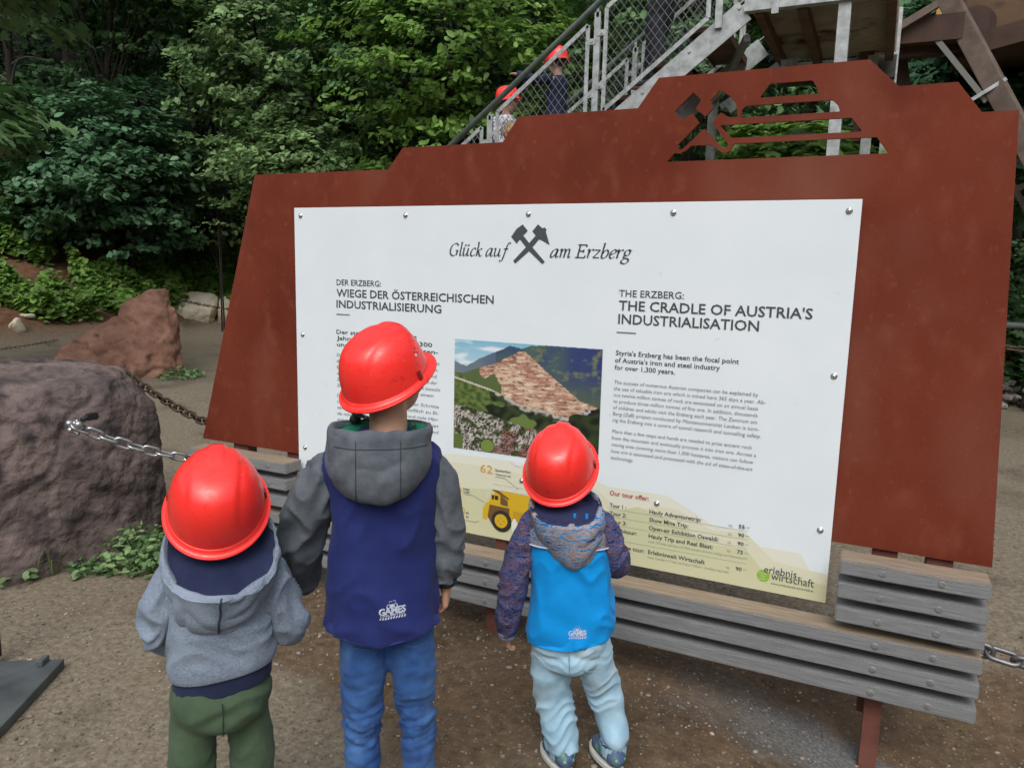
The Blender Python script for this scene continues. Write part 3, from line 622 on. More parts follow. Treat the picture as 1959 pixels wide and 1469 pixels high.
# the printed photograph of the stepped ore mountain (coloured point by point)
def photo():
    nx, nz = 210, 150; x0, x1, z0, z1 = .795, 1.402, .343, .777
    gx = np.linspace(0, 1, nx); gz = np.linspace(0, 1, nz); V = []; C = np.zeros((nz, nx, 3))
    def n2(x, y, s, o=0): return noise.noise(Vector((x * s, y * s, o)))
    def nn(x, y, sx, sy, o=0): return noise.noise(Vector((x * sx, y * sy, o)))
    def interp(x, pts):
        for (a, b), (c, d) in zip(pts, pts[1:]):
            if a <= x <= c: return b + (d - b) * (x - a) / (c - a)
        return pts[-1][1]
    back = [(0, .80), (.09, .765), (.18, .84), (.28, .90), (.40, .975), (.48, .955), (.53, .985), (.62, 1.0), (1, 1.0)]
    pit = [(0, .70), (.08, .705), (.15, .745), (.28, .80), (.38, .87), (.46, .93), (.50, .93), (.56, .87), (.66, .76), (.78, .64), (.87, .55), (1, .50)]
    low = [(0, .70), (.08, .66), (.2, .60), (.33, .55), (.40, .50), (.50, .46), (.62, .44), (.70, .41), (.80, .40), (.88, .46), (1, .52)]
    mixc = lambda a, b, t: tuple(a[i] + (b[i] - a[i]) * max(0, min(1, t)) for i in range(3))
    for j, v in enumerate(gz):
        for i, u in enumerate(gx):
            V.append((x0 + (x1 - x0) * u, 0, z0 + (z1 - z0) * v))
            bk, pt, lo = interp(u, back) + .008 * n2(u, 0, 30), interp(u, pit) + .006 * n2(u, 1, 40), interp(u, low) + .025 * n2(u, 2, 14)
            if v > bk and v > pt:
                c = mixc((.42, .62, .72), (.20, .45, .60), (v - .75) * 4); c = mixc(c, (.68, .76, .80), max(0, nn(u, v, 9, 22, 5)) * 2.0)
            elif v > pt:
                t = n2(u, v, 9, 7); c = mixc((.04, .07, .14), (.07, .12, .10), .5 + t * 1.4)
                if u > .62: c = mixc(c, (.03, .045, .16), (u - .62) * 3); 
                c = mixc(c, (.15, .18, .10), (n2(u, v, 11, 9) + .6 * n2(u, v, 34, 4) - .12) * 2.2 if u > .45 else 0); c = mixc(c, (.09, .13, .06), (.80 - v) * 3 if u > .6 else 0)
                if u < .3: c = mixc(c, (.22, .25, .33), .6 - u)
            elif v > lo:
                t = .6 * nn(u, v, 12, 46, 3) + .45 * nn(u, v, 34, 95, 4) + .35 * nn(u, v, 80, 170, 5); s = nn(u, v, 5, 9, 8); c = mixc((.32, .14, .10), (.66, .46, .33), .45 + t * 1.1 + s * .9 + .12 * math.sin(v * 190 + 5 * n2(u, v, 6, 1)))
                c = mixc(c, (.68, .58, .42), (nn(u, v, 14, 50, 12) + .5 * nn(u, v, 50, 120, 2) - .12) * 3)
                c = mixc(c, (.13, .07, .05), (-nn(u, v, 20, 60, 15) - .5 * nn(u, v, 60, 130, 7) - .22) * 3)
                if n2(u, v, 9, 4) + (.30 - u) * 3 + (.68 - v) * 4 > .25 and u < .34: c = (.09, .13, .045)
            else:
                t = n2(u, v, 16, 2); c = mixc((.008, .014, .008), (.035, .055, .02), .5 + t * 1.6)
                if (.27 - u) * 4 + n2(u, v, 7, 6) > 0 and v > .36 + .05 * n2(u, v, 9, 9): c = mixc((.05, .08, .02), (.13, .19, .05), .5 + n2(u, v, 30, 3) * 1.6)
                if abs(v - (.655 - .32 * u)) < .008 and u < .38: c = (.55, .52, .45)
                if .30 < u < .80: c = mixc(c, (.48, .44, .38), 1.4 - (lo - v) * 34 + 1.6 * n2(u, v, 30, 21))
                if .80 < u < .94 and .44 < v < .52 and n2(u, v, 40, 21) > -.1: c = (.42, .42, .42)
                c = mixc(c, (.13, .19, .05), (1 + n2(u, v, 14) - (u - .50) ** 2 / .007 - (v - .30) ** 2 / .006) * 4)
                town = v < .40 - .32 * max(0, u - .1) - .0 * u and v < .42
                town = town or (v < .26 + .10 * max(0, u - .5) and u < .86)
                if town and not ((u - .25) ** 2 / .003 + (v - .06) ** 2 / .004 < 1) and not (u < .07 and v < .14):
                    a = R(35) + .5 * n2(u, v, 2.5, 3); U = u * math.cos(a) * 1.4 + v * math.sin(a); Vv = -u * 1.4 * math.sin(a) + v * math.cos(a)
                    q = noise.cell(Vector((U * 62, Vv * 120, 1))); w = n2(U, Vv, 70, 2) + .5 * n2(u, v, 22, 5)
                    if q > -.15 or w > .2: c = mixc((.12, .11, .09), (.56, .53, .48), q * .8 + .35 + w * .6); c = mixc(c, (.05, .075, .02), (n2(u, v, 17, 44) - .05) * 5); c = mixc(c, (.24, .09, .08), .75 if n2(u, v, 9, 13) > .12 and u > .3 else 0)
                    else: c = (.018, .02, .014)
                if (u - .25) ** 2 / .003 + (v - .06) ** 2 / .004 < .8: c = (.16, .24, .05)
                if u < .07 and v < .14: c = (.10, .15, .04)
            C[j, i] = c
    F = [(j * nx + i, j * nx + i + 1, (j + 1) * nx + i + 1, (j + 1) * nx + i) for j in range(nz - 1) for i in range(nx - 1)]
    m = bpy.data.materials.new('photo_print'); m.use_nodes = True; t = m.node_tree; b = t.nodes['Principled BSDF']; b.inputs['Roughness'].default_value = .35
    at_ = t.nodes.new('ShaderNodeAttribute'); at_.attribute_name = 'Col'; t.links.new(at_.outputs['Color'], b.inputs['Base Color'])
    o = onp(mk('photo_print', V, F, m), 2); ca = o.data.color_attributes.new('Col', 'FLOAT_COLOR', 'POINT')
    ca.data.foreach_set('color', np.concatenate([C.reshape(-1, 3), np.ones((nx * nz, 1))], 1).ravel().astype(np.float32)); o['label'] = 'printed photograph of a terraced open-cast ore mountain above a town'
photo()
# ------------------------------------------------------------------ boulders, chains, base plate
def chisel(me, k, lo, hi, seed):
    rs = np.random.default_rng(seed); n = len(me.vertices); co = np.empty(n * 3); me.vertices.foreach_get('co', co); co = co.reshape(-1, 3); c0 = co.mean(0); q = co - c0
    for _ in range(k):
        d = rs.normal(size=3); d /= np.linalg.norm(d); s = q @ d; lim = s.max() * (rs.uniform(lo, hi) if d[2] < .12 else rs.uniform(.975, 1.0)); over = np.maximum(s - lim, 0); q -= over[:, None] * d[None]
    me.vertices.foreach_set('co', (q + c0).ravel()); me.update()
def boulder(name, pts, loc, rz, mat, voxel, amp, label, tops=None):
    bm = bmesh.new()
    for p in pts: bm.verts.new(p)
    bmesh.ops.convex_hull(bm, input=list(bm.verts)); bm.verts.index_update()
    m = MB(); m.add([v.co for v in bm.verts], [[v.index for v in f.verts] for f in bm.faces]); bm.free()
    me = remesh(m, voxel, 1)
    chisel(me, 60, .90, .995, int(abs(pts[0][0] * 100)) + 5)
    def fn(p, n):
        vd = noise.voronoi(Vector((p.x * 3.1, p.y * 3.1, p.z * 3.4)))[0]; vf = noise.voronoi(Vector((p.x * 9, p.y * 9, p.z * 10)))[0]
        a = amp; r = .7 * (vd[1] - vd[0]) ** .7 - .30 + .30 * (vf[1] - vf[0]) + 1.0 * N(p, (1.8, 1.8, 1.8), 3) + .5 * abs(N(p, (4, 4, 5), 8)) + .26 * N(p, (11, 11, 11)) + .11 * N(p, (26, 26, 26)) 
        r += .35 * abs(N(p, (8, 8, 9), 15)) ** 1.3 - .10 * max(0, .07 - abs(N(p, (16, 16, 18), 77))) / .07
        st = math.sin((p.z * 1.1 + p.x * .25 + .12 * N(p, (3, 3, 3))) * 34); r += .05 * max(0, st)
        v = abs(N(p, (2.6, 2.6, 2.6), 21)); r -= .45 * max(0, .09 - v) / .09
        v2 = abs(N(p, (6, 6, 7), 41)); r -= .16 * max(0, .06 - v2) / .06
        return a * r
    displace(me, fn)
    o = link(name, me, mat, None, True); o.location = loc; o.rotation_euler = (0, 0, rz); tag(o, label, 'boulder' if 'boulder' in name else 'rock'); return o
rk1 = M('purple_brown_rock', (0.045, 0.034, 0.032), .8, 0, (0.158, 0.118, 0.106), 5.5, 1.0, 22, 11, bdist=.022, spots=[((0.17, 0.125, 0.085), 1.7, .60, .74), ((0.03, 0.022, 0.022), 9, .55, .7), ((.22, .19, .17), 13, .70, .8)])
rk2 = M('red_brown_rock', (0.16, 0.075, 0.050), .85, 0, (0.34, 0.185, 0.125), 3, 1.0, 20, 9, bdist=.015, spots=[((0.075, 0.035, 0.026), 5, .58, .72)])
rk3 = M('pale_limestone', (0.52, 0.45, 0.32), .85, 0, (0.70, 0.65, 0.53), 4, .8, 16, 8, bdist=.01, spots=[((0.25, 0.14, 0.07), 2, .55, .65)])
# local frame: x to the right seen from the photo's side, y away, z up
b1 = [(-.95, -.25, -.1), (-.9, .7, -.1), (.42, .55, -.1), (.47, .05, -.1), (.20, -.12, -.1), (-.3, -.22, -.1), (-.95, -.2, .55), (-.6, -.12, .82), (-.2, .0, .87), (.15, .03, .865), (.25, .10, .83), (.34, .12, .79), (.385, .16, .60), (.44, .1, .3),
      (-.95, .5, .9), (-.5, .5, .97), (.05, .42, .955), (.19, .30, .935), (.30, .5, .80), (.30, .0, .35), (.08, -.10, .5)]
b1 = [(x * (.90 if x > 0 else 1), y, z * .945) for x, y, z in b1]
B1 = boulder('boulder', b1, (-1.05, -.30, 0), R(57.24), rk1, .012, .034, 'large dark purple-brown boulder with a flat top, a silver chain fixed to it')
b2 = [(-.70, -.15, .25), (-.66, .3, -.05), (-.62, -.1, .40), (-.45, -.1, .02), (-.32, .0, .60), (-.1, .05, .70), (.0, .10, .74), (.12, -.3, -.1), (.5, -.28, -.1), (.80, -.1, -.1), (.82, .1, .15), (.74, .1, .70), (.25, -.30, .3), (.5, -.28, .5), (.7, .5, -.1), (-.5, .5, -.1), (.35, .3, .75), (.1, .25, .74), (.6, .3, .75)]
b2top = [(.06, .0, .60), (.09, .1, .90), (.2, .05, 1.02), (.36, .05, 1.08), (.60, .08, 1.14), (.64, .1, 1.05), (.66, .08, .93), (.74, .08, .68), (.3, -.2, .5), (.6, -.15, .5), (.62, .35, 1.0), (.3, .35, 1.0), (.7, .4, .5), (.1, .35, .6)]
def boulder2():
    m = MB()
    for pts in (b2, b2top):
        bm = bmesh.new()
        for p in pts: bm.verts.new(p)
        bmesh.ops.convex_hull(bm, input=list(bm.verts)); bm.verts.index_update(); m.add([v.co for v in bm.verts], [[v.index for v in f.verts] for f in bm.faces]); bm.free()
    me = remesh(m, .022, 2)
    chisel(me, 40, .91, .99, 4)
    def vr(p, s): q = noise.voronoi(Vector((p.x * s, p.y * s, p.z * s)))[0]; return q[1] - q[0]
    displace(me, lambda p, n: .05 * (1.1 * vr(p, 2.6) - .5 + .4 * vr(p, 7) + .8 * N(p, (2, 2, 2), 5) + .5 * abs(N(p, (4, 4, 5), 1)) + .25 * N(p, (10, 10, 12)) - .4 * max(0, .08 - abs(N(p, (2.4, 2.4, 3), 9))) / .08 + .1 * N(p, (24, 24, 24))))
    o = link('boulder', me, rk2, None, True); o.location = (-6.05, 3.60, -.05); o.rotation_euler = (0, 0, R(53.5)); tag(o, 'reddish brown boulder rising to a horn-like peak, beyond the dark boulder', 'boulder')
boulder2()
b3 = [(-.45, -.2, .1), (-.42, -.2, .42), (-.40, .1, .74), (.0, .1, .80), (.45, .05, .74), (.50, .1, .73), (.45, -.3, .42), (.12, -.28, .45), (.35, -.2, .10), (.40, .6, -.1), (-.4, .6, -.1), (.1, -.1, .12)]
boulder('pale_rock', b3, (-10.75, 8.95, -.02), R(48.6), rk3, .03, .03, 'pale tan limestone block with an orange stained underside at the foot of the bank')
b4 = [(.46, -.25, -.05), (.46, -.25, .40), (.52, .1, .72), (1.0, .1, .70), (1.3, -.1, .5), (1.3, -.2, -.05), (.5, .5, -.1), (1.3, .5, -.1)]
boulder('pale_rock', b4, (-10.70, 8.92, -.02), R(48.6), rk3, .03, .02, 'squarer pale block half hidden behind the steel board, right of the stained one')
# small stones at the foot of the bank on the left
for i, (px, py, s, lb) in enumerate([(17, 634, .17, 'tan stone lying by the weeds at the left edge'), (38, 642, .12, 'small whitish stone right of the tan one by the weeds'), (140, 612, .07, 'tiny white stone on the soil below the weeds')]):
    p = polar(az_of(px), 14.6 + i * .4); pts = [Vector((random.uniform(-1, 1), random.uniform(-1, 1), random.uniform(-.6, .6))).normalized() * s for _ in range(14)]
    boulder('stone', pts, (p.x, p.y, height(p.x, p.y) + s * .2), 0, rk3, s * .14, s * .1, lb)

chsilver = M('zinc_chain', (0.35, 0.36, 0.36), .35, .9, (0.55, 0.56, 0.56), 20); chrust = M('rusty_chain', (0.05, 0.032, 0.024), .6, .5, (0.11, 0.065, 0.045), 20); chgrey = M('grey_chain', (0.13, 0.135, 0.135), .45, .7, (0.22, 0.22, 0.22), 20)
def link_mesh(L, Wd, t, n=8, seg=20):
    r = Wd / 2 - t / 2; h = L / 2 - Wd / 2; P = []
    for k in range(seg // 2 + 1): a = -math.pi / 2 + math.pi * k / (seg // 2); P.append((h + r * math.cos(a), r * math.sin(a), 0))
    for k in range(seg // 2 + 1): a = math.pi / 2 + math.pi * k / (seg // 2); P.append((-h + r * math.cos(a), r * math.sin(a), 0))
    return MB().tube(P, t / 2, n, closed=True)
def chain(a, b, sag, mat, L, Wd, t, label, parts=True, shackle=False):
    a, b = Vector(a), Vector(b); root = empty('chain', a, 0, label, 'chain')
    path = []; K = 400
    for i in range(K + 1):
        u = i / K; p = a.lerp(b, u); p.z -= sag * 4 * u * (1 - u); path.append(p - a)
    pitch = L - 2 * t * 1.05; acc = 0; nxt = 0; spots = []
    for i in range(1, K + 1):
        acc += (path[i] - path[i - 1]).length
        if acc >= nxt: spots.append((path[i], (path[i] - path[i - 1]).normalized())); nxt += pitch
    base = link_mesh(L, Wd, t); me = None; allm = MB()
    for k, (p, d) in enumerate(spots):
        q = d.to_track_quat('X', 'Z') @ Matrix.Rotation(R(90 if k % 2 else 0) + R(random.uniform(-14, 14)) + R(20), 3, 'X').to_quaternion()
        if parts:
            if me is None: o = base.build('link', mat, root, True); me = o.data
            else: o = bpy.data.objects.new('link', me); COL.objects.link(o); o.parent = root
            o.location = p; o.rotation_mode = 'QUATERNION'; o.rotation_quaternion = q
        else: allm.add([q @ v + p for v in base.v], base.f)
    if not parts: o = allm.build('links', mat, root, True); o['kind'] = 'stuff'
    if shackle:
        m = MB().tube([(0, .02, .0), (-.0, -.02, .0)], .012, 10); m.tube([(-.012, .0, .028), (-.05, .0, .02), (-.062, 0, 0), (-.05, 0, -.02), (-.012, 0, -.028)], .007, 8, sub=4)
        m.tube([(.0, -.03, .03), (.0, .03, -.03)], .009, 8); m.ball((.02, -.02, .02), .016); m.ball((-.05, -.01, -.014), .014); m.ball((-.06, -.006, .012), .017)
        m.build('shackle', chsilver, root, True)
        m = MB().box((.0, .055, .040), (.02, .05, .03), bevel=.005); m.tube([(.0, .04, .045), (.0, .01, .03)], .010, 12); m.build('eye_bolt', blk, root)
    return root
chain((-.72, -.525, .71), (-.37, -.03, .50), .035, chsilver, .085, .050, .0125, 'short silver chain shackled to the dark boulder, running down behind the leftmost boy', shackle=True)
chain((-1.62, .38, .77), (-.36, .10, .575), .045, chrust, .088, .052, .0135, 'rusty brown chain running from behind the dark boulder to the steel board')
chain((2.55, -.04, .345), (5.2, -.3, .42), .09, chgrey, .100, .055, .015, 'grey chain leaving the right end of the planks')
chain((-5.45, 4.1, .93), (-6.9, 9.8, .75), .22, chrust, .07, .038, .009, 'thin dark chain strung in front of the pale blocks', parts=False)
chain((-6.7, 3.3, .42), (-8.3, 1.1, .35), .12, chrust, .06, .03, .007, 'thin dark chain hanging from the left end of the reddish boulder', parts=False)
chain((2.95, 5.3, .86), (6.5, 5.6, .95), .1, chrust, .11, .06, .018, 'dark chain seen past the right edge of the board', parts=False)

# rubber foot of a parasol or barrier at the left edge
def base_plate():
    m = M('black_rubber', (0.035, 0.04, 0.043), .55, 0, (0.085, 0.098, 0.10), 5, .3, 40)
    root = empty('post_base', (-.33, -1.28, 0), 0, 'dark grey square base plate with a black pole on the gravel at the left edge', 'post base')
    A = Vector((-.185, -1.0, 0)); Bp = Vector((.03, -1.345, 0)); d = (Bp - A).normalized(); n = Vector((d.y, -d.x, 0)); o0 = Vector((-.33, -1.28, 0))
    c = [A - d * .0, A + d * .50, A + d * .50 + n * .50, A + n * .5]
    cen = sum(c, Vector()) / 4; rot = Matrix((d, Vector((-d.y, d.x, 0)), Vector((0, 0, 1)))).transposed()
    MB().box(cen - o0 + Vector((0, 0, .017)), (.5, .5, .034), rot, .004).build('base_slab', m, root)
    pc = Vector((-.405, -1.095, 0))
    MB().box((A + n * .055 + d * .03 - o0) + Vector((0, 0, .045)), (.05, .02, .022), rot, .004).build('clip', m, root)
    MB().tube([pc - o0 + Vector((-.012, 0, .03)), pc - o0 + Vector((-.03, 0, 1.9))], .019, 14).build('pole', blk, root, True)
base_plate()
# ------------------------------------------------------------------ people
skin = M('skin', (0.50, 0.27, 0.18), .55, 0, (0.56, 0.31, 0.21), 20, .15, 200, sss=.12, spots=[((0.55, 0.22, 0.15), 14, .6, .75)])
redp = M('red_helmet_plastic', (0.90, 0.026, 0.018), .34, 0, (0.92, 0.032, 0.024), 4, .03, 26, coat=.30, spec=.5, spots=[((.93, .12, .10), 95, .70, .78), ((.70, .02, .015), 40, .62, .72)])
def scuff(m):
    t = m.node_tree; b = t.nodes['Principled BSDF']; tc = t.nodes.new('ShaderNodeTexCoord'); mp = t.nodes.new('ShaderNodeMapping'); mp.inputs['Scale'].default_value = (9, 60, 14); mp.inputs['Rotation'].default_value = (.5, .9, .4)
    n = t.nodes.new('ShaderNodeTexNoise'); n.inputs['Scale'].default_value = 6; n.inputs['Detail'].default_value = 6; r = t.nodes.new('ShaderNodeMapRange'); r.inputs[1].default_value = .35; r.inputs[2].default_value = .75; r.inputs[3].default_value = .27; r.inputs[4].default_value = .52
    t.links.new(tc.outputs['Object'], mp.inputs[0]); t.links.new(mp.outputs[0], n.inputs['Vector']); t.links.new(n.outputs['Fac'], r.inputs[0]); t.links.new(r.outputs[0], b.inputs['Roughness']); t.links.new(r.outputs[0], b.inputs['Coat Roughness'])
scuff(redp)
redd = M('dark_red_slot', (0.20, 0.01, 0.012), .5)
eyew = M('eye_white', (.7, .68, .65), .25); eyed = M('eye_iris', (.05, .03, .02), .2); hairm = M('brown_hair', (.035, .022, .015), .6, 0, (.09, .06, .04), 40, .6, 120, stretch=(1, 1, .2)); blond = M('blond_hair', (.28, .19, .09), .6, 0, (.46, .34, .19), 40, .6, 120, stretch=(1, 1, .2))
lip = M('lips', (.42, .15, .12), .5)

def hand(mb, w, d, up, side, s=1.0, curl=.5):
    """w wrist, d direction of the hand, up = back of the hand, side = +1 thumb to the left of d seen from up"""
    d = Vector(d).normalized(); up = Vector(up); up = (up - d * up.dot(d)).normalized(); t = up.cross(d) * side
    w = Vector(w); pl = .052 * s
    for k in (-1.2, -.4, .4, 1.2):
        mb.capsule(w + t * .010 * k * s * .6, w + d * pl + t * .0125 * k * s, .0115 * s, .0095 * s, 10)
    mb.capsule(w - d * .02 * s, w + d * .012 * s, .0165 * s, .0165 * s, 10)
    lens = [.040, .047, .043, .033]
    for i, k in enumerate((1.25, .42, -.42, -1.25)):
        p = w + d * pl + t * .0128 * k * s; a = 0; dirv = (d + t * .06 * k).normalized(); rr = (.0066 - .0004 * i) * s
        for j, q in enumerate((.44, .32, .24)):
            a += curl * (.55 + .25 * j)
            dv = dirv * math.cos(a) - up * math.sin(a); p2 = p + dv * lens[i] * q * s * 1.0; mb.capsule(p, p2, rr, rr * .9, 8); p = p2; rr *= .93
    p = w + d * .014 * s + t * .016 * s; dv = (d * .6 + t * .75 - up * .25).normalized()
    p2 = p + dv * .024 * s; mb.capsule(p, p2, .0092 * s, .008 * s, 8); dv = (d * .9 + t * .25 - up * .4 * curl).normalized(); mb.capsule(p2, p2 + dv * .024 * s, .0078 * s, .0064 * s, 8)

def head_parts(mb, c, s, rot):
    c = Vector(c); q = lambda x, y, z: c + rot @ Vector((x * s, y * s, z * s))
    def el(x, y, z, r): mb.ball(q(x, y, z), tuple(k * s for k in r), 20, 14, rot)
    el(0, -.006, .018, (.068, .083, .078)); el(0, .022, -.035, (.052, .052, .055)); el(0, .045, -.058, (.030, .028, .026))
    for sx in (-1, 1): el(sx * .034, .045, -.022, (.026, .026, .026)); el(sx * .070, .002, -.012, (.007, .017, .026)); el(sx * .074, -.004, -.002, (.006, .012, .014))
    mb.capsule(q(0, .074, .008), q(0, .089, -.018), .007 * s, .011 * s, 10); el(.009, .080, -.022, (.007, .008, .006)); el(-.009, .080, -.022, (.007, .008, .006))
    el(0, .066, -.046, (.020, .012, .006)); el(0, .064, -.054, (.016, .011, .006)); el(0, .064, .030, (.05, .018, .014))

def person(name, label, origin, facing, J, group=None):
    """J in a frame with x to the right of the walking direction, y forward, z up"""
    root = empty('person', (origin[0], origin[1], origin[2] if len(origin) > 2 else 0), R(facing - 90), label, 'person', group)
    s = J.get('s', 1.0); mb = MB()
    hr = Matrix.Rotation(R(J.get('head_yaw', 0)), 3, 'Z') @ Matrix.Rotation(R(J.get('head_pitch', 0)), 3, 'X')
    hc = Vector(J['head']); nk = Vector(J['neck']); head_parts(mb, hc, s * J.get('hs', 1), hr)
    mb.capsule(nk - Vector((0, 0, .03)), hc + Vector((0, -.008, -.02)), J.get('nr', .036) , J.get('nr', .036) * .95, 18)
    ch = Vector(J['chest']); pv = Vector(J['pelvis']); tr = J['tr']
    mb.capsule(pv, ch, tr * .95, tr, 20); mb.capsule(ch + Vector((-tr * .5, 0, .02)), ch + Vector((tr * .5, 0, .02)), tr * .8, tr * .8, 18)
    for sd in ('L', 'R'):
        a, b, c = [Vector(p) for p in J['arm' + sd]]; ar = J.get('ar', .022)
        mb.capsule(ch + (a - ch) * .5, a, ar * 1.3, ar * 1.25); mb.capsule(a, b, ar * 1.2, ar); mb.capsule(b, c, ar, ar * .72)
        hd = J['hand' + sd]; hand(mb, c + (c - b).normalized() * .012, hd[0], hd[1], hd[2], J.get('hsz', .8), hd[3])
        l = [Vector(p) for p in J['leg' + sd]]; lr = J.get('lr', .035)
        mb.capsule(l[0], l[1], lr * 1.25, lr * .9); mb.capsule(l[1], l[2], lr * .9, lr * .6); ft = Vector(J['foot' + sd])
        mb.capsule(l[2], l[2] + ft * .55 + Vector((0, 0, -.02)), lr * .6, lr * .5)
    me = remesh(mb, J.get('vox', .0042), 3); link('body', me, skin, root, True)
    HR = MB().ball(hc + hr @ Vector((0, -.011 * s, .022 * s)), (.0695 * s, .0845 * s, .078 * s), 28, 18, hr)
    hm = HR.build('hair', J.get('hair', hairm), root, True); displace(hm.data, lambda p, n: .0016 * crease(p, (60, 60, 22), 3) - .0008)
    e = MB(); e2 = MB()
    for sx in (-1, 1):
        p = hc + hr @ Vector((sx * .029 * s, .066 * s, .006 * s)); e.ball(p, .0125 * s, 12, 8)
        e2.ball(p + hr @ Vector((0, .0085 * s, 0)), .0060 * s, 10, 6)
    o = e.build('eyes', eyew, root, True); e2.build('iris', eyed, o, True)
    MB().ball(hc + hr @ Vector((0, .0775 * s, -.048 * s)), (.015 * s, .004 * s, .0045 * s), 12, 6, hr).build('mouth', lip, root, True)
    return root, hr

def garment(mb, name, mat, root, fn=None, voxel=None, smooth=3):
    if voxel: me = remesh(mb, voxel, smooth)
    else:
        me = bpy.data.meshes.new(name); me.from_pydata([tuple(v) for v in mb.v], [], mb.f); me.update()
    if fn: displace(me, fn)
    return link(name, me, mat, root, True)

def folds(amp, s=(7, 7, 30), seed=0, zr=None, soft=.4):
    def fn(p, n):
        k = 1.0
        if zr: k = zr(p)
        return amp * k * (crease(p, s, seed) - .45 + soft * N(p, (12, 12, 9), seed + 5) + .3 * N(p, (26, 26, 22), seed + 9))
    return fn

def helmet(root, c, yaw, pitch, roll=0, s=1.0, band=True):
    rot = Matrix.Rotation(R(yaw), 3, 'Z') @ Matrix.Rotation(R(pitch), 3, 'X') @ Matrix.Rotation(R(roll), 3, 'Y')
    na, nr = 120, 46; V = []; F = []
    RX, RY, H = .0955, .110, .117
    def sm(a, b, x): t = max(0, min(1, (x - a) / (b - a))); return t * t * (3 - 2 * t)
    def prof(a, t):
        ca, sa = math.cos(a), math.sin(a)      # a=0 is the front (+y)
        r = math.cos(t) ** .56 if math.cos(t) > 0 else 0; z = H * math.sin(t) ** 1.05
        x, y = RX * r * sa, RY * r * ca
        ax = abs(x); up = math.sin(t) ** .8
        b = .0034 * (1 - sm(.038, .052, ax)) * up * sm(.03, .14, z + .04)           # broad raised crown
        b += .0045 * (1 - sm(.012, .020, ax)) * sm(.02, .07, z) * sm(.0, .07, y)        # narrow ridge, stronger to the front
        b -= .0006 * math.exp(-((ax - .052) / .005) ** 2) * up
        nrm = Vector((x / RX ** 2, y / RY ** 2, z / H ** 2 + 1e-6)).normalized()
        return Vector((x, y, z)) + nrm * b
    def brim(a): 
        f = max(0, math.cos(a)); return .0115 + .017 * f ** 3 + .003 * max(0, -math.cos(a)) ** 2
    sec = []
    rings = []
    # outer lip, underside and shell, from inside out
    for k, (dr, dz) in enumerate([(-.004, .04), (-.004, .004), (-.003, -.004), (.35, -.0065), (1.0, -.010), (1.02, -.0075), (.99, -.0045), (.93, -.0058), (.4, -.0025), (.12, .0005), (0, .004)]):
        ring = []
        for i in range(na):
            a = 2 * math.pi * i / na; b = brim(a); rr = dr * b if dr > 0 else dr; drop = -.006 * max(0, math.cos(a)) ** 2 * (dr if dr > 0 else 0) - .004 * max(0, -math.cos(a)) * (dr if dr > 0 else 0)
            ring.append(Vector(((RX + rr) * math.sin(a), (RY + rr) * math.cos(a), dz + drop)))
        rings.append(ring)
    for j in range(1, nr + 1):
        t = math.pi / 2 * (j / nr) ** 1.15; rings.append([prof(2 * math.pi * i / na, t * .9995 if t > .03 else .03) for i in range(na)])
    for r in rings: V += r
    for j in range(len(rings) - 1):
        for i in range(na): l = (i + 1) % na; F.append((j * na + i, j * na + l, (j + 1) * na + l, (j + 1) * na + i))
    F.append(tuple((len(rings) - 1) * na + i for i in range(na)))
    V = [rot @ (v * s) for v in V]
    o = mk('helmet', [v + Vector(c) for v in V], F, redp, root, True)
    def onshell(a, t, off=0): 
        p = prof(a, t); n = Vector((p.x / RX ** 2, p.y / RY ** 2, p.z / H ** 2)).normalized(); return p + n * off, n
    for sx in (-1, 1):
        p, n = onshell(sx * R(80), .12, .0015); m = MB().box((0, 0, 0), (.006, .011, .022), bevel=.0015)
        q = n.to_track_quat('X', 'Z').to_matrix(); m.v = [rot @ ((q @ v + p) * s) + Vector(c) for v in m.v]; m.build('slot', redd, o)
        m = MB()
        for k in range(3):
            p, n = onshell(sx * R(62 + 5 * (k % 2)), .50 + .055 * k, .0); m.tube([p - n * .002, p + n * .0006], .0024, 10)
        m.v = [rot @ (v * s) + Vector(c) for v in m.v]; m.build('vent_hole', redd, o)
        p, n = onshell(sx * R(68), .50, .0); m = MB().tube([p - n * .002, p + n * .0009], .0036, 12); m.v = [rot @ (v * s) + Vector(c) for v in m.v]; m.build('vent_plug', M('grey_plug', (.5, .48, .46), .5), o)
    if band:
        m = MB(); P = [((RX - .014) * math.sin(a), (RY - .016) * math.cos(a) , -.012) for a in np.linspace(0, 2 * math.pi, 40, endpoint=False)]
        for k in range(3): m.tube([(x, y, z + .004 * k - .002) for x, y, z in P], .0026, 6, closed=True)
        m.v = [rot @ (v * s) + Vector(c) for v in m.v]; m.build('head_band', blk, o, True)
    return o

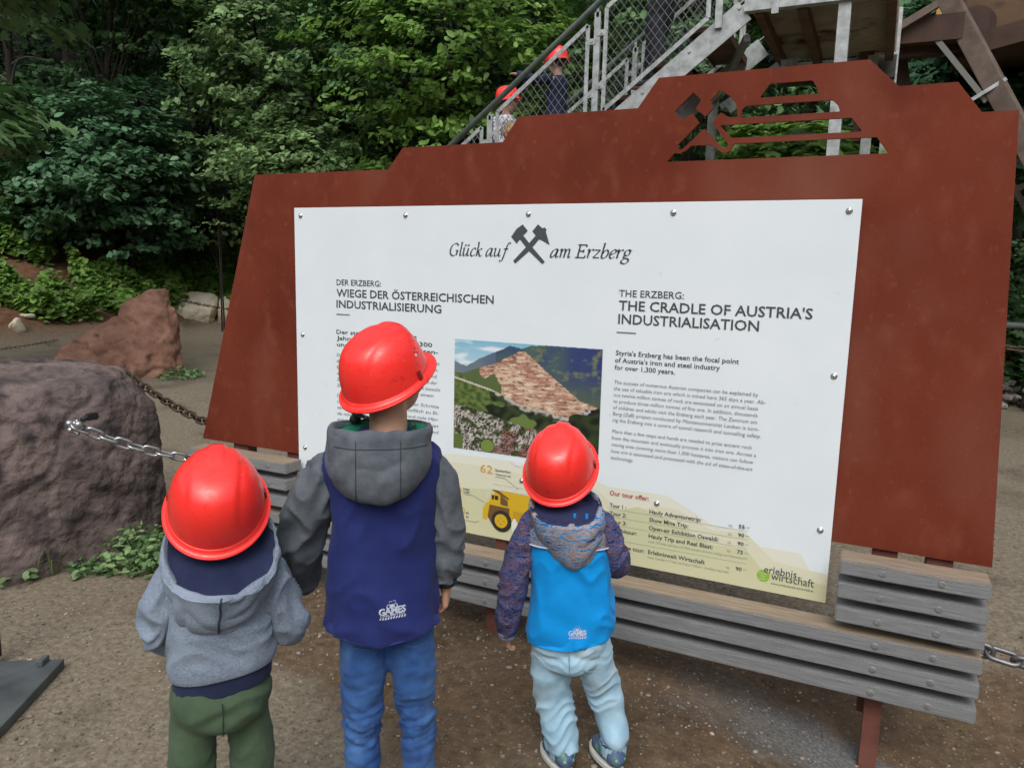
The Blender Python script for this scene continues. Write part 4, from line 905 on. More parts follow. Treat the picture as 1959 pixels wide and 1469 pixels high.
def shoe(root, heel, fwd, L, mat, solem, s=1.0):
    f = Vector((fwd[0], fwd[1], 0)).normalized(); r = Vector((f.y, -f.x, 0)); h = Vector(heel)
    q = lambda x, y, z: h + r * x * s + f * y * L + Vector((0, 0, z * s))
    m = MB()
    m.capsule(q(0, .16, .045), q(0, .45, .042), .032 * s, .031 * s); m.capsule(q(0, .45, .040), q(.003, .78, .032), .033 * s, .030 * s); m.capsule(q(0, .2, .05), q(0, .28, .075), .030 * s, .028 * s)
    o = garment(m, 'shoe', mat, root, None, .005, 3)
    n = 28; V = []; F = []
    for z in (0.0, .013, .018):
        for k in range(n):
            a = 2 * math.pi * k / n; x = .036 * math.sin(a) * (1 if z < .017 else .9); y = .5 + .53 * math.cos(a) * (1 if z < .017 else .97)
            V.append(q(x * (1 + .12 * math.cos(a)), y, z + (.006 if y > .85 else 0)))
    for j in range(2):
        for k in range(n): l = (k + 1) % n; F.append((j * n + k, j * n + l, (j + 1) * n + l, (j + 1) * n + k))
    F.append(tuple(range(n - 1, -1, -1))); F.append(tuple(2 * n + k for k in range(n)))
    mk('sole', V, F, solem, o, False)
    return o, q

def sleeve(path, rad, mat, root, seed, amp=.004, cuff=None, name='sleeve'):
    m = MB().tube(path, rad, 56, sub=22); o = garment(m, name, mat, root, folds(amp, (16, 16, 20), seed))
    if cuff: MB().tube(cuff[0], cuff[1], 28, sub=4).build('cuff', cuff[2], o, True)
    return o

def trousers(J, mat, root, rw, fn, hip, voxel=.0055, name='trousers', waist=None):
    m = MB()
    for sd, l in (('L', J['legL']), ('R', J['legR'])):
        m.tube(J['tl' + sd][0], J['tl' + sd][1], 36, sub=8)
    for h in hip: m.ball(h[0], h[1], 32, 20)
    return garment(m, name, mat, root, fn, voxel, 3)

def print_on(root, body, build, mat, name='print'):
    """drops a flat print (local x, z) onto the back of a garment"""
    co = [v.co.copy() for v in body.data.vertices]; bv = BVHTree.FromPolygons(co, [tuple(p.vertices) for p in body.data.polygons])
    V, F = build; bm = bmesh.new(); vs = [bm.verts.new((v[0], 0, v[1])) for v in V]
    for f in F:
        try: bm.faces.new([vs[i] for i in f])
        except ValueError: pass
    bmesh.ops.triangulate(bm, faces=list(bm.faces)); bmesh.ops.subdivide_edges(bm, edges=[e for e in bm.edges if e.calc_length() > .006], cuts=2, use_grid_fill=True)
    for v in bm.verts:
        h = bv.ray_cast(Vector((v.co.x, -1, v.co.z)), Vector((0, 1, 0)))
        v.co.y = (h[0].y if h[0] else -.08) - .0012
    me = bpy.data.meshes.new(name); bm.to_mesh(me); bm.free(); return link(name, me, mat, body)

def games_print(cx, cz, w, tilt=0):
    V = []; F = []
    def add(v, f): n = len(V); V.extend(v); F.extend([tuple(i + n for i in q) for q in f])
    co, f = text_mesh('GAMES', .035, 0, .92); mn, mx = co[:, 0].min(), co[:, 0].max(); k = w / (mx - mn)
    add([((p[0] - mn) * k - w / 2, p[1] * k * 1.05) for p in co], f)
    co, f = text_mesh('UNLIMITED', .02); mn, mx = co[:, 0].min(), co[:, 0].max(); k2 = w * .9 / (mx - mn); add([((p[0] - mn) * k2 - w * .45, p[1] * k2 * .6 - w * .085) for p in co], f)
    for i in range(10):
        x = -w / 2 + i * w / 10; add([(x, -w * .20), (x + w * .055, -w * .20), (x + w * .095, -w * .11), (x + w * .04, -w * .11)], [(0, 1, 2, 3)])
    # game pad above the word
    def ring(cx_, cz_, r0, r1, a0, a1, n=10):
        v = []; 
        for i in range(n + 1):
            a = R(a0 + (a1 - a0) * i / n); v += [(cx_ + r0 * math.cos(a), cz_ + r0 * math.sin(a)), (cx_ + r1 * math.cos(a), cz_ + r1 * math.sin(a))]
        add(v, [(2 * i, 2 * i + 1, 2 * i + 3, 2 * i + 2) for i in range(n)])
    ring(-w * .12, w * .29, w * .06, w * .085, 0, 360, 16); ring(w * .12, w * .29, w * .06, w * .085, 0, 360, 16)
    add([(-w * .10, w * .24), (w * .10, w * .24), (w * .08, w * .36), (-w * .08, w * .36)], [(0, 1, 2, 3)])
    ring(-w * .05, w * .42, w * .05, w * .065, 20, 160); ring(w * .08, w * .43, w * .05, w * .065, -20, 140); add([(-w * .22, w * .22), (-w * .14, w * .20), (-w * .17, w * .30)], [(0, 1, 2)]); add([(w * .22, w * .22), (w * .17, w * .30), (w * .14, w * .20)], [(0, 1, 2)])
    ct, st = math.cos(R(tilt)), math.sin(R(tilt))
    return [(cx + x * ct - z * st, cz + x * st + z * ct) for x, z in V], F

def hood(root, mat, lining, rim, bag, lin, seed=1, amp=.004, lname='hood_lining', ex=2.3):
    """bag rows for loft, top first"""
    V, F = loft(bag, 84, 12, False, True, ex); m = MB().add(V, F)
    o = garment(m, 'hood', mat, root, folds(amp, (12, 12, 14), seed))
    s = o.data
    V, F = loft(lin, 84, 8, False, True, ex); MB().add(V, F).build(lname, lining, o, True)
    return o

cloth = {}
cloth['grey_shell'] = weave(M('grey_softshell', (0.070, 0.085, 0.102), .8, 0, (0.112, 0.130, 0.150), 30, .45, 20, bdist=.012), 900, .2)
cloth['navy_shell'] = weave(M('navy_softshell', (0.012, 0.020, 0.112), .75, 0, (0.018, 0.029, 0.145), 9, .35, 15, bdist=.012), 900, .2)
cloth['green_fleece'] = M('green_fleece', (0.03, 0.36, 0.20), .9, bump=.4, bscale=300)
cloth['denim'] = weave(M('blue_denim', (0.013, 0.050, 0.190), .85, 0, (0.045, 0.125, 0.33), 9, .5, 42, bdist=.006, spots=[((0.10, 0.21, 0.42), 5, .5, .70)], stretch=(1, 1, .5)), 800, .3)
cloth['knit'] = weave(M('grey_blue_knit', (0.150, 0.195, 0.26), .95, 0, (0.235, 0.285, 0.355), 200, .5, 320, spots=[((0.25, 0.31, 0.39), 12, .5, .65)]), 420, .7)
cloth['navy_knit'] = weave(M('navy_jersey', (0.012, 0.018, 0.050), .95, 0, (0.022, 0.030, 0.075), 14, .3, 300), 500, .4)
cloth['green'] = weave(M('olive_green_cotton', (0.040, 0.070, 0.040), .9, 0, (0.074, 0.118, 0.068), 7, .45, 22, bdist=.010), 700, .3)
cloth['azure'] = weave(M('azure_softshell', (0.0, 0.24, 0.64), .75, 0, (0.0, 0.27, 0.70), 8, .35, 16, bdist=.010), 900, .15)
cloth['pale_denim'] = weave(M('pale_blue_denim', (0.25, 0.43, 0.55), .88, 0, (0.38, 0.56, 0.68), 6, .45, 38, bdist=.006, spots=[((0.48, 0.62, 0.70), 9, .52, .7)]), 700, .3)
cloth['navy_lining'] = M('navy_lining', (0.012, 0.016, 0.065), .85)
reflect = M('silver_print', (0.50, 0.55, 0.66), .4)

def melange(name, dark):
    m = bpy.data.materials.new(name); m.use_nodes = True; t = m.node_tree; b = t.nodes['Principled BSDF']; b.inputs['Roughness'].default_value = .9
    tc = t.nodes.new('ShaderNodeTexCoord'); mp = t.nodes.new('ShaderNodeMapping'); mp.inputs['Scale'].default_value = (1, 1, 5.5); mp.inputs['Rotation'].default_value = (0, .12, 0)
    n = t.nodes.new('ShaderNodeTexNoise'); n.inputs['Scale'].default_value = 34; n.inputs['Detail'].default_value = 3.5; n.inputs['Roughness'].default_value = .7; n.inputs['Distortion'].default_value = .6
    r = t.nodes.new('ShaderNodeValToRGB'); r.color_ramp.interpolation = 'CONSTANT'; e = r.color_ramp.elements
    cols = [(0, (.03, .03, .05)), (.37, (.03, .10, .34)), (.42, (.04, .30, .58)), (.465, (.27, .28, .30)), (.515, (.48, .25, .18)), (.545, (.05, .05, .075)), (.575, (.32, .38, .44)), (.62, (.46, .20, .12))] if not dark else [(0, (.012, .012, .022)), (.40, (.018, .035, .19)), (.45, (.13, .14, .17)), (.485, (.02, .06, .28)), (.52, (.014, .014, .024)), (.56, (.30, .11, .06)), (.60, (.02, .03, .12)), (.65, (.20, .21, .24))]
    while len(e) < len(cols): e.new(.5)
    for i, (p, c) in enumerate(cols): e[i].position = p; e[i].color = (*c, 1)
    t.links.new(tc.outputs['Object'], mp.inputs[0]); t.links.new(mp.outputs[0], n.inputs['Vector']); t.links.new(n.outputs['Fac'], r.inputs[0]); t.links.new(r.outputs[0], b.inputs['Base Color'])
    bp = t.nodes.new('ShaderNodeBump'); bp.inputs['Strength'].default_value = .4; bp.inputs['Distance'].default_value = .0015; t.links.new(n.outputs['Fac'], bp.inputs['Height']); t.links.new(bp.outputs[0], b.inputs['Normal'])
    return m
cloth['mel'] = melange('multicolour_melange', False); cloth['meld'] = melange('dark_melange', True)

# ---------------- middle boy, tallest
def boy_middle():
    J = dict(hair=blond, s=.97, head=(-.004, .012, 1.178), neck=(-.002, -.012, 1.07), nr=.042, head_yaw=-42, head_pitch=14, chest=(-.016, 0, .93), pelvis=(-.008, .0, .64), tr=.070, ar=.024, hsz=.88,
        armL=[(-.110, .0, .965), (-.190, .03, .82), (-.215, .13, .665)], armR=[(.082, .0, .965), (.124, .0, .84), (.128, .02, .705)],
        handL=((-.1, .35, -.9), (-.9, 0, .1), 1, .6), handR=((.02, .10, -1), (.95, -.25, 0), 1, .75),
        legL=[(-.058, 0, .60), (-.064, .005, .34), (-.063, -.01, .07)], legR=[(.048, 0, .60), (.064, .01, .34), (.068, .0, .07)], footL=(0, .13, 0), footR=(.02, .13, 0), lr=.027)
    root, hr = person('person', 'tallest boy, in the middle, wearing a navy jacket with grey hood and blue jeans', (1.331, -1.21), 124.89, J)
    helmet(root, (-.008, .008, 1.178), -46, 27, 3, .925)
    m = MB(); 
    m.tube([(-.088, .0, 1.122), (-.075, -.04, 1.112), (-.045, -.070, 1.106)], .0045, 8, sub=4); m.build('chin_strap', blk, root, True)
    V, F = loft([(-.017, -.004, .70, .080, .05), (-.017, -.004, .645, .118, .076), (-.017, -.004, .632, .124, .084), (-.017, -.004, .645, .128, .088), (-.013, -.004, .72, .125, .088), (-.012, -.004, .80, .120, .084), (-.012, -.004, .88, .1165, .081), (-.014, -.002, .94, .121, .085), (-.017, 0, .985, .133, .082), (-.017, 0, 1.012, .130, .076), (-.015, 0, 1.032, .110, .068), (-.012, -.005, 1.052, .066, .058), (-.008, -.005, 1.07, .052, .052)], 110, 12, True, True, 2.35)
    V = [Vector((v.x, v.y, v.z - (.030 * max(0, 1 - abs(v.x + .017) / .13) ** .7 * (1 if v.y < 0 else .2)) * max(0, 1 - max(0, v.z - .63) / .12) )) for v in V]
    body = garment(MB().add(V, F), 'jacket', cloth['navy_shell'], root, folds(.0095, (4.5, 4.5, 8), 3, lambda p: .45 + .9 * max(0, .92 - p.z) * 2, .7))
    sleeve([(-.095, .005, .960), (-.132, .003, .968), (-.166, .005, .915), (-.190, .02, .84), (-.197, .05, .77), (-.205, .10, .70), (-.212, .125, .675)], [.040, .047, .052, .051, .046, .042, .037], cloth['grey_shell'], root, 11, .011)
    sleeve([(.070, .005, .962), (.098, .003, .966), (.116, 0, .925), (.124, .0, .85), (.126, .006, .77), (.126, .016, .715)], [.036, .042, .045, .042, .039, .036], cloth['grey_shell'], root, 23, .008, cuff=([(.126, .014, .722), (.126, .018, .702)], [.028, .027], blk))
    # back yoke of navy stays visible; the hood hangs over it
    hd = hood(root, cloth['grey_shell'], cloth['green_fleece'], None,
        [(-.018, -.030, 1.072, .096, .062, .0), (-.018, -.032, 1.084, .103, .070, .0), (-.019, -.034, 1.074, .109, .080, .0), (-.020, -.036, 1.050, .108, .082, .0), (-.022, -.038, 1.015, .111, .088, .0), (-.024, -.040, .985, .104, .090, 0), (-.026, -.042, .957, .086, .086, 0), (-.028, -.045, .937, .060, .074, 0), (-.028, -.05, .930, .030, .05, 0)],
        None or [(-.018, -.030, 1.078, .098, .064, .0), (-.018, -.028, 1.066, .094, .060, 0), (-.016, -.02, 1.052, .080, .052, 0), (-.012, -.01, 1.050, .04, .03, 0)], 31, .0035)
    m = MB()
    for x in (-.068, .022):
        P = []
        bv = BVHTree.FromPolygons([v.co.copy() for v in hd.data.vertices], [tuple(p.vertices) for p in hd.data.polygons])
        for i in range(26):
            z = 1.066 - i * .0052; h = bv.ray_cast(Vector((x, -1, z)), Vector((0, 1, 0)))
            if h[0]: P.append(h[0] + Vector((0, -.0006, 0)))
        m.tube(P, .0011, 6)
    P = []
    for i in range(40):
        x = -.112 + i * .0049; h = bv.ray_cast(Vector((x, -1, 1.050)), Vector((0, 1, 0)))
        if h[0]: P.append(h[0] + Vector((0, -.0004, 0)))
    m.tube(P, .0011, 6)
    m.build('hood_seam', M('dark_stitching', (.035, .04, .045), .8), hd, True)
    m = MB().box((.052, -.010, 1.078), (.010, .03, .003)); m.build('hanger_loop', blk, hd)
    m = MB().capsule((-.075, .02, 1.085), (-.055, .035, 1.115), .012, .005); m.build('collar_flap', blk, hd, True)
    # jeans
    J['tlL'] = ([(-.056, .0, .62), (-.060, .0, .52), (-.063, .006, .40), (-.063, .008, .34), (-.064, .0, .25), (-.064, -.008, .14), (-.063, -.008, .075)], [.054, .053, .047, .043, .040, .037, .038])
    J['tlR'] = ([(.046, .0, .62), (.054, .0, .52), (.062, .01, .40), (.066, .012, .34), (.068, .008, .25), (.069, .0, .14), (.069, .0, .075)], [.054, .052, .046, .042, .039, .037, .038])
    def jf(p, n):
        k = .35 + 1.0 * math.exp(-((p.z - .36) / .11) ** 2) + .5 * max(0, .25 - p.z) * 3
        return (.0048 * k * (crease(p, (3, 3, 22), 5) - .3) + .0028 * k * (crease(p, (6, 6, 58), 8) - .5)) + .0022 * N(p, (18, 18, 14), 2)
    tr = trousers(J, cloth['denim'], root, None, jf, [((-.036, -.006, .645), (.078, .078, .060)), ((.018, -.006, .645), (.078, .078, .060))])
    m = MB().tube([(-.085, -.072, .600), (-.05, -.077, .594), (-.022, -.073, .604)], .0012, 6); m.tube([(.02, -.074, .602), (.055, -.075, .594), (.085, -.068, .603)], .0012, 6)
    m.build('pocket_seam', M('navy_stitching', (.02, .035, .09), .8), tr)
    sm_ = M('grey_shoe', (.10, .13, .14), .8, bump=.3); so = M('white_sole', (.5, .5, .48), .7)
    shoe(root, (-.063, -.045, 0), (-.05, 1), .19, sm_, so); shoe(root, (.069, -.035, 0), (.15, 1), .19, sm_, so)
    print_on(root, body, games_print(.006, .683, .058, 3), reflect, 'jacket_print')
boy_middle()

# ---------------- left boy in the grey hoodie
def boy_left():
    J = dict(s=.93, head=(-.003, .010, .925), neck=(-.003, -.005, .83), nr=.038, head_pitch=14, chest=(-.004, 0, .73), pelvis=(-.006, 0, .50), tr=.066, ar=.022, hsz=.62,
        armL=[(-.098, .0, .785), (-.122, .015, .665), (-.070, .125, .655)], armR=[(.095, .0, .780), (.133, .015, .655), (.080, .125, .66)],
        handL=((.6, .75, .15), (-.3, .2, .9), -1, .8), handR=((-.6, .75, .15), (.3, .2, .9), 1, .8),
        legL=[(-.052, 0, .48), (-.058, .0, .27), (-.058, -.01, .06)], legR=[(.036, 0, .48), (.040, .0, .27), (.040, -.0, .06)], footL=(-.01, .11, 0), footR=(.02, .11, 0), lr=.027)
    root, hr = person('person', 'small boy at the left in a grey-blue hoodie and green trousers, red helmet', (1.101, -1.477), 137.34, J)
    helmet(root, (-.003, .004, .930), -6, 36, 2, .965)
    V, F = loft([(-.002, .0, .66, .080, .055), (-.002, 0, .605, .099, .072), (-.002, 0, .592, .104, .078), (-.003, 0, .610, .108, .082), (-.004, 0, .66, .107, .080), (-.006, 0, .72, .106, .078), (-.006, .0, .765, .110, .078), (-.006, 0, .795, .100, .072), (-.006, 0, .82, .070, .060), (-.005, 0, .84, .046, .046)], 110, 12, True, True, 2.4)
    V = [Vector((v.x, v.y, v.z + .10 * (v.x + .002) * max(0, 1 - (v.z - .59) / .12) if v.z < .72 else v.z)) if v.z < .72 else v for v in V]
    body = garment(MB().add(V, F), 'hoodie', cloth['knit'], root, folds(.006, (9, 9, 17), 41, lambda p: .9 * max(.05, min(1, (p.z - .60) / .05)), .9))
    V, F = loft([(-.004, .002, .60, .080, .056), (-.004, .002, .560, .092, .068), (-.004, .002, .549, .097, .074), (-.004, .002, .556, .100, .078), (-.003, .002, .575, .1005, .079), (-.003, .002, .60, .101, .078), (-.003, .002, .625, .100, .076)], 96, 8, True, True, 2.4)
    V = [Vector((v.x, v.y, v.z + .16 * (v.x + .004))) for v in V]
    garment(MB().add(V, F), 'hem_band', cloth['navy_knit'], root, lambda p, n: -.002 + .0006 * math.sin(math.atan2(p.y, p.x) * 90) + .001 * N(p, (14, 14, 10), 2))
    for sx, pth, rr, sd in ((-1, [(-.055, 0, .805), (-.092, 0, .775), (-.112, .0, .72), (-.116, .008, .675), (-.104, .05, .650), (-.085, .09, .650), (-.072, .118, .655)], [.040, .046, .044, .043, .040, .036, .032], 51),
                        (1, [(.05, 0, .80), (.088, 0, .768), (.114, .0, .71), (.128, .008, .660), (.115, .05, .642), (.095, .09, .650), (.082, .118, .658)], [.040, .046, .046, .046, .042, .036, .032], 57)):
        c = pth[-1]; c0 = Vector(pth[-1]); c1 = c0 + (c0 - Vector(pth[-2])).normalized() * .022
        sleeve(pth, rr, cloth['knit'], root, sd, .009, cuff=([c0, c1], [.028, .024], cloth['navy_knit']))
    bag = [(.002, -.028, .850, .100, .078, .85), (.002, -.030, .858, .106, .086, .85), (.002, -.032, .848, .111, .092, .80), (.001, -.034, .825, .111, .093, .45), (0, -.036, .790, .103, .086, .15), (-.003, -.036, .755, .091, .077, .05), (-.008, -.034, .722, .076, .068, 0), (-.012, -.030, .700, .055, .058, 0), (-.014, -.03, .692, .03, .04, 0)]
    lin = [(.002, -.029, .853, .104, .083, .85), (.002, -.027, .848, .095, .074, .78), (.001, -.020, .846, .082, .062, .55), (0, -.010, .850, .060, .050, .2), (0, -.004, .862, .046, .044, 0), (0, 0, .87, .02, .02, 0)]
    hd = hood(root, cloth['knit'], cloth['navy_knit'], None, bag, lin, 61, .005, ex=2.1)
    m = MB(); bv = BVHTree.FromPolygons([v.co.copy() for v in hd.data.vertices], [tuple(p.vertices) for p in hd.data.polygons]); P = []
    for i in range(22):
        z = .803 - i * .0049; x = .000 - .010 * (i / 22) + .0010 * math.sin(i * .7); h = bv.ray_cast(Vector((x, -1, z)), Vector((0, 1, 0)))
        if h[0]: P.append(h[0] + Vector((0, -.0006, 0)))
    m.tube(P, .0022, 6); m.build('hood_seam', M('dark_blue_stitching', (.025, .035, .07), .8), hd, True)
    J['tlL'] = ([(-.050, .0, .52), (-.068, .0, .42), (-.070, .004, .30), (-.068, .0, .20), (-.060, -.008, .10), (-.059, -.008, .06)], [.054, .047, .046, .045, .043, .038])
    J['tlR'] = ([(.034, .0, .52), (.047, .0, .42), (.049, .004, .30), (.048, .0, .20), (.044, -.004, .10), (.044, -.004, .06)], [.054, .046, .045, .044, .042, .038])
    tr = trousers(J, cloth['green'], root, None, lambda p, n: .0065 * (crease(p, (5, 5, 15), 15) - .5) * (.5 + 1.2 * max(0, .42 - p.z) * 2) + .003 * N(p, (12, 12, 10), 4), [((-.030, -.004, .525), (.080, .080, .075)), ((.016, -.004, .525), (.080, .080, .075)), ((-.008, -.02, .50), (.080, .066, .045))])
    m = MB().tube([(-.007, -.084, .548), (-.006, -.089, .52), (-.007, -.086, .498), (-.007, -.080, .475)], .0013, 6, sub=4); m.build('trouser_seam', M('dark_green_stitching', (.015, .03, .018), .9), tr)
    sh = M('dark_shoe', (.03, .035, .05), .8, bump=.3); so = M('grey_sole', (.35, .35, .33), .7)
    shoe(root, (-.059, -.045, 0), (-.06, 1), .155, sh, so, .9); shoe(root, (.042, -.04, 0), (.12, 1), .155, sh, so, .9)
boy_left()

# ---------------- right boy in the azure jacket
def boy_right():
    J = dict(s=.93, head=(-.022, .012, .872), neck=(-.016, -.005, .775), nr=.038, head_yaw=-10, head_pitch=14, chest=(.000, 0, .67), pelvis=(.018, 0, .40), tr=.062, ar=.021, hsz=.66,
        armL=[(-.090, .0, .715), (-.140, -.008, .53), (-.158, .015, .385)], armR=[(.100, .0, .715), (.140, .035, .60), (.105, .145, .60)],
        handL=((.05, .12, -1), (-.95, -.2, 0), -1, .8), handR=((-.5, .8, .1), (.3, .2, .9), 1, .8),
        legL=[(-.030, 0, .36), (-.018, .012, .20), (.010, -.012, .055)], legR=[(.080, 0, .36), (.128, .035, .20), (.158, .0, .055)], footL=(-.045, .08, 0), footR=(-.05, .075, 0), lr=.026)
    root, hr = person('person', 'small boy at the right in an azure jacket with multicoloured sleeves and pale jeans', (1.542, -.66), 110.9, J)
    helmet(root, (-.024, .004, .878), -14, 37, 2, .985)
    V, F = loft([(.018, 0, .47, .08, .06), (.017, 0, .410, .113, .078), (.017, .0, .398, .119, .085), (.018, 0, .412, .123, .090), (.020, 0, .47, .122, .088), (.019, 0, .54, .115, .082), (.014, 0, .60, .110, .078), (.008, 0, .655, .112, .076), (.004, 0, .70, .110, .072), (.002, 0, .732, .095, .066), (-.002, 0, .757, .064, .056), (-.006, 0, .775, .045, .045)], 110, 12, True, True, 2.4)
    V = [Vector((v.x, v.y, v.z + (.10 * (v.x - .018) - .016 * max(0, 1 - abs(v.x - .01) / .12)) * max(0, 1 - max(0, v.z - .4) / .14))) for v in V]
    body = garment(MB().add(V, F), 'jacket', cloth['azure'], root, folds(.0085, (5, 5, 9), 71, lambda p: .8, .7))
    # patterned yoke over the shoulders with a pale piping
    V2, F2 = loft([(.006, 0, .668, .1155, .0790, -.10), (.005, 0, .69, .1165, .0785, -.05), (.004, 0, .712, .113, .0765), (.002, 0, .738, .097, .069), (-.002, 0, .762, .066, .058), (-.006, 0, .778, .048, .048)], 96, 10, False, True, 2.4)
    yk = garment(MB().add(V2, F2), 'yoke', cloth['mel'], root, folds(.0085, (5, 5, 9), 71, lambda p: .8, .7))
    ring = V2[:96]; MB().tube([Vector((v.x * 1.012, v.y * 1.03, v.z)) for v in ring], .0022, 6, closed=True).build('piping', M('white_piping', (.6, .62, .65), .6), yk, True)
    sleeve([(-.050, 0, .738), (-.088, 0, .712), (-.118, -.004, .65), (-.142, -.008, .56), (-.153, -.006, .48), (-.160, .004, .42), (-.161, .010, .385)], [.038, .044, .044, .043, .040, .037, .031], cloth['meld'], root, 77, .005, cuff=([(-.161, .008, .392), (-.160, .012, .372)], [.028, .026], cloth['mel']))
    sleeve([(.06, 0, .742), (.098, 0, .716), (.126, .006, .655), (.142, .03, .605), (.135, .07, .592), (.120, .11, .596), (.108, .138, .60)], [.036, .042, .042, .041, .038, .035, .031], cloth['meld'], root, 83, .005, cuff=([(.110, .132, .60), (.104, .15, .60)], [.028, .026], cloth['mel']))
    bag = [(-.006, -.030, .780, .088, .064, .48), (-.006, -.032, .788, .094, .070, .48), (-.004, -.034, .780, .099, .077, .42), (.000, -.036, .758, .099, .079, .18), (.005, -.037, .725, .095, .077, .08), (.010, -.037, .690, .084, .072, 0), (.016, -.036, .655, .066, .064, 0), (.021, -.034, .628, .045, .054, 0), (.024, -.032, .615, .022, .036, 0)]
    lin = [(-.006, -.031, .786, .0915, .067, .48), (-.006, -.028, .782, .084, .060, .42), (-.006, -.02, .782, .068, .05, .2), (-.006, -.01, .788, .05, .04, 0), (-.006, -.006, .80, .02, .02, 0)]
    hd = hood(root, cloth['mel'], cloth['navy_lining'], None, bag, lin, 91, .004, ex=2.1)
    # navy binding along the hood opening, two azure bars on the lining
    bd = loft(bag[:2] + [(-.005, -.0335, .784, .0975, .0745, .46)], 84, 3, False, False, 2.1)
    V, F = bd; V = [Vector(((v.x + .005) * 1.012 - .005, (v.y + .032) * 1.014 - .032, v.z + .0015)) for v in V]; MB().add(V, F).build('hood_binding', cloth['navy_lining'], hd, True)
    m = MB()
    for x in (.020, .052): m.box((x, -.074 + .1 * abs(x - .02), .764), (.007, .004, .024))
    m.build('lining_stripe', cloth['azure'], hd)
    J['tlL'] = ([(-.030, .0, .39), (-.032, .0, .31), (-.030, .012, .235), (-.022, .016, .19), (-.004, .0, .125), (.008, -.014, .075), (.010, -.018, .050)], [.060, .059, .056, .056, .052, .050, .044])
    J['tlR'] = ([(.080, .0, .39), (.090, .004, .32), (.112, .028, .25), (.130, .038, .195), (.146, .028, .130), (.156, .006, .080), (.158, .0, .058)], [.058, .056, .053, .051, .048, .046, .038])
    def jf(p, n):
        return .0085 * (crease(p, (4, 4, 19), 35) - .45) * (.45 + 1.0 * max(0, .33 - p.z) * 4) + .003 * N(p, (16, 16, 12), 2)
    tr = trousers(J, cloth['pale_denim'], root, None, jf, [((-.010, -.002, .385), (.085, .080, .062)), ((.052, -.002, .390), (.080, .080, .062)), ((.022, -.01, .34), (.095, .074, .055))], .0045)
    m = MB().tube([(.018, -.081, .385), (.020, -.085, .355), (.022, -.084, .325), (.026, -.075, .29)], .0011, 6, sub=4); m.tube([(.050, -.079, .335), (.075, -.079, .328), (.105, -.069, .332)], .0011, 6, sub=4); m.build('trouser_seam', M('slate_stitching', (.18, .27, .33), .9), tr)
    V, F = loft([(.158, .0, .034, .034, .034), (.158, .0, .050, .036, .036), (.157, .003, .070, .040, .040)], 48, 6, False, False); garment(MB().add(V, F), 'elastic_cuff', cloth['pale_denim'], tr, lambda p, n: .002 * math.sin(math.atan2(p.y, p.x - .158) * 16))
    V, F = loft([(.010, -.018, .030, .036, .036), (.010, -.018, .045, .038, .038), (.010, -.016, .065, .043, .043)], 48, 6, False, False); garment(MB().add(V, F), 'elastic_cuff', cloth['pale_denim'], tr, lambda p, n: .002 * math.sin(math.atan2(p.y + .018, p.x - .01) * 16))
    sh = M('blue_shoe', (.03, .06, .16), .7, 0, (.10, .16, .22), 30, .3, 100, spots=[((.12, .34, .12), 22, .58, .64)]); so = M('pale_sole', (.5, .52, .48), .7)
    gr = M('green_shoe_patch', (.16, .42, .12), .6)
    for heel, f in (((.032, -.068, 0), (-.5, .86)), ((.178, -.045, 0), (-.5, .86))):
        o, q = shoe(root, heel, f, .150, sh, so, .88); MB().ball(q(.016, .30, .052), (.020, .022, .014), 12, 8).build('shoe_patch', gr, o, True); MB().capsule(q(-.012, .05, .05), q(.012, .05, .05), .008, .008).build('heel_tab', gr, o, True)
    print_on(root, body, games_print(.040, .435, .050, 6), reflect, 'jacket_print')
boy_right()
# ------------------------------------------------------------------ metal staircase and platform behind the board
YS, YB, SL = 3.5, 4.55, .767
def railz(x): return 2.507 + (x + 1.239) * SL
st = empty('metal_staircase', (-3.2, 4.0, 0), 0, 'galvanised steel staircase with wire mesh sides climbing to a platform behind the board', 'staircase')
SO = Vector((-3.2, 4.0, 0))
def sp(o): o.parent = st; o.location = o.location - SO; return o
railm = M('green_grey_rail', (0.11, 0.14, 0.125), .5, .3, (0.16, 0.195, 0.175), 14)
rust2 = M('rust_brown_steel', (0.055, 0.028, 0.017), .8, 0, (0.12, 0.062, 0.036), 6, .3, 60)
brownplate = M('rusty_grating_underside', (0.36, 0.31, 0.235), .8, .1, (0.48, 0.43, 0.34), 4, spots=[((0.10, 0.055, 0.03), 2.2, .58, .68)])
darkst = M('dark_steel', (0.030, 0.030, 0.026), .7, .2, (0.06, 0.058, 0.05), 6)
xe = 1.28
for y in (YS - .01, YB + .02):
    sp(MB().tube([(-3.25, y, railz(-3.25) + .02), (xe + .1, y, railz(xe + .1) + .02), (xe + .6, y, railz(xe + .2) + .05)], .0245, 14).build('handrail', railm, None, True))
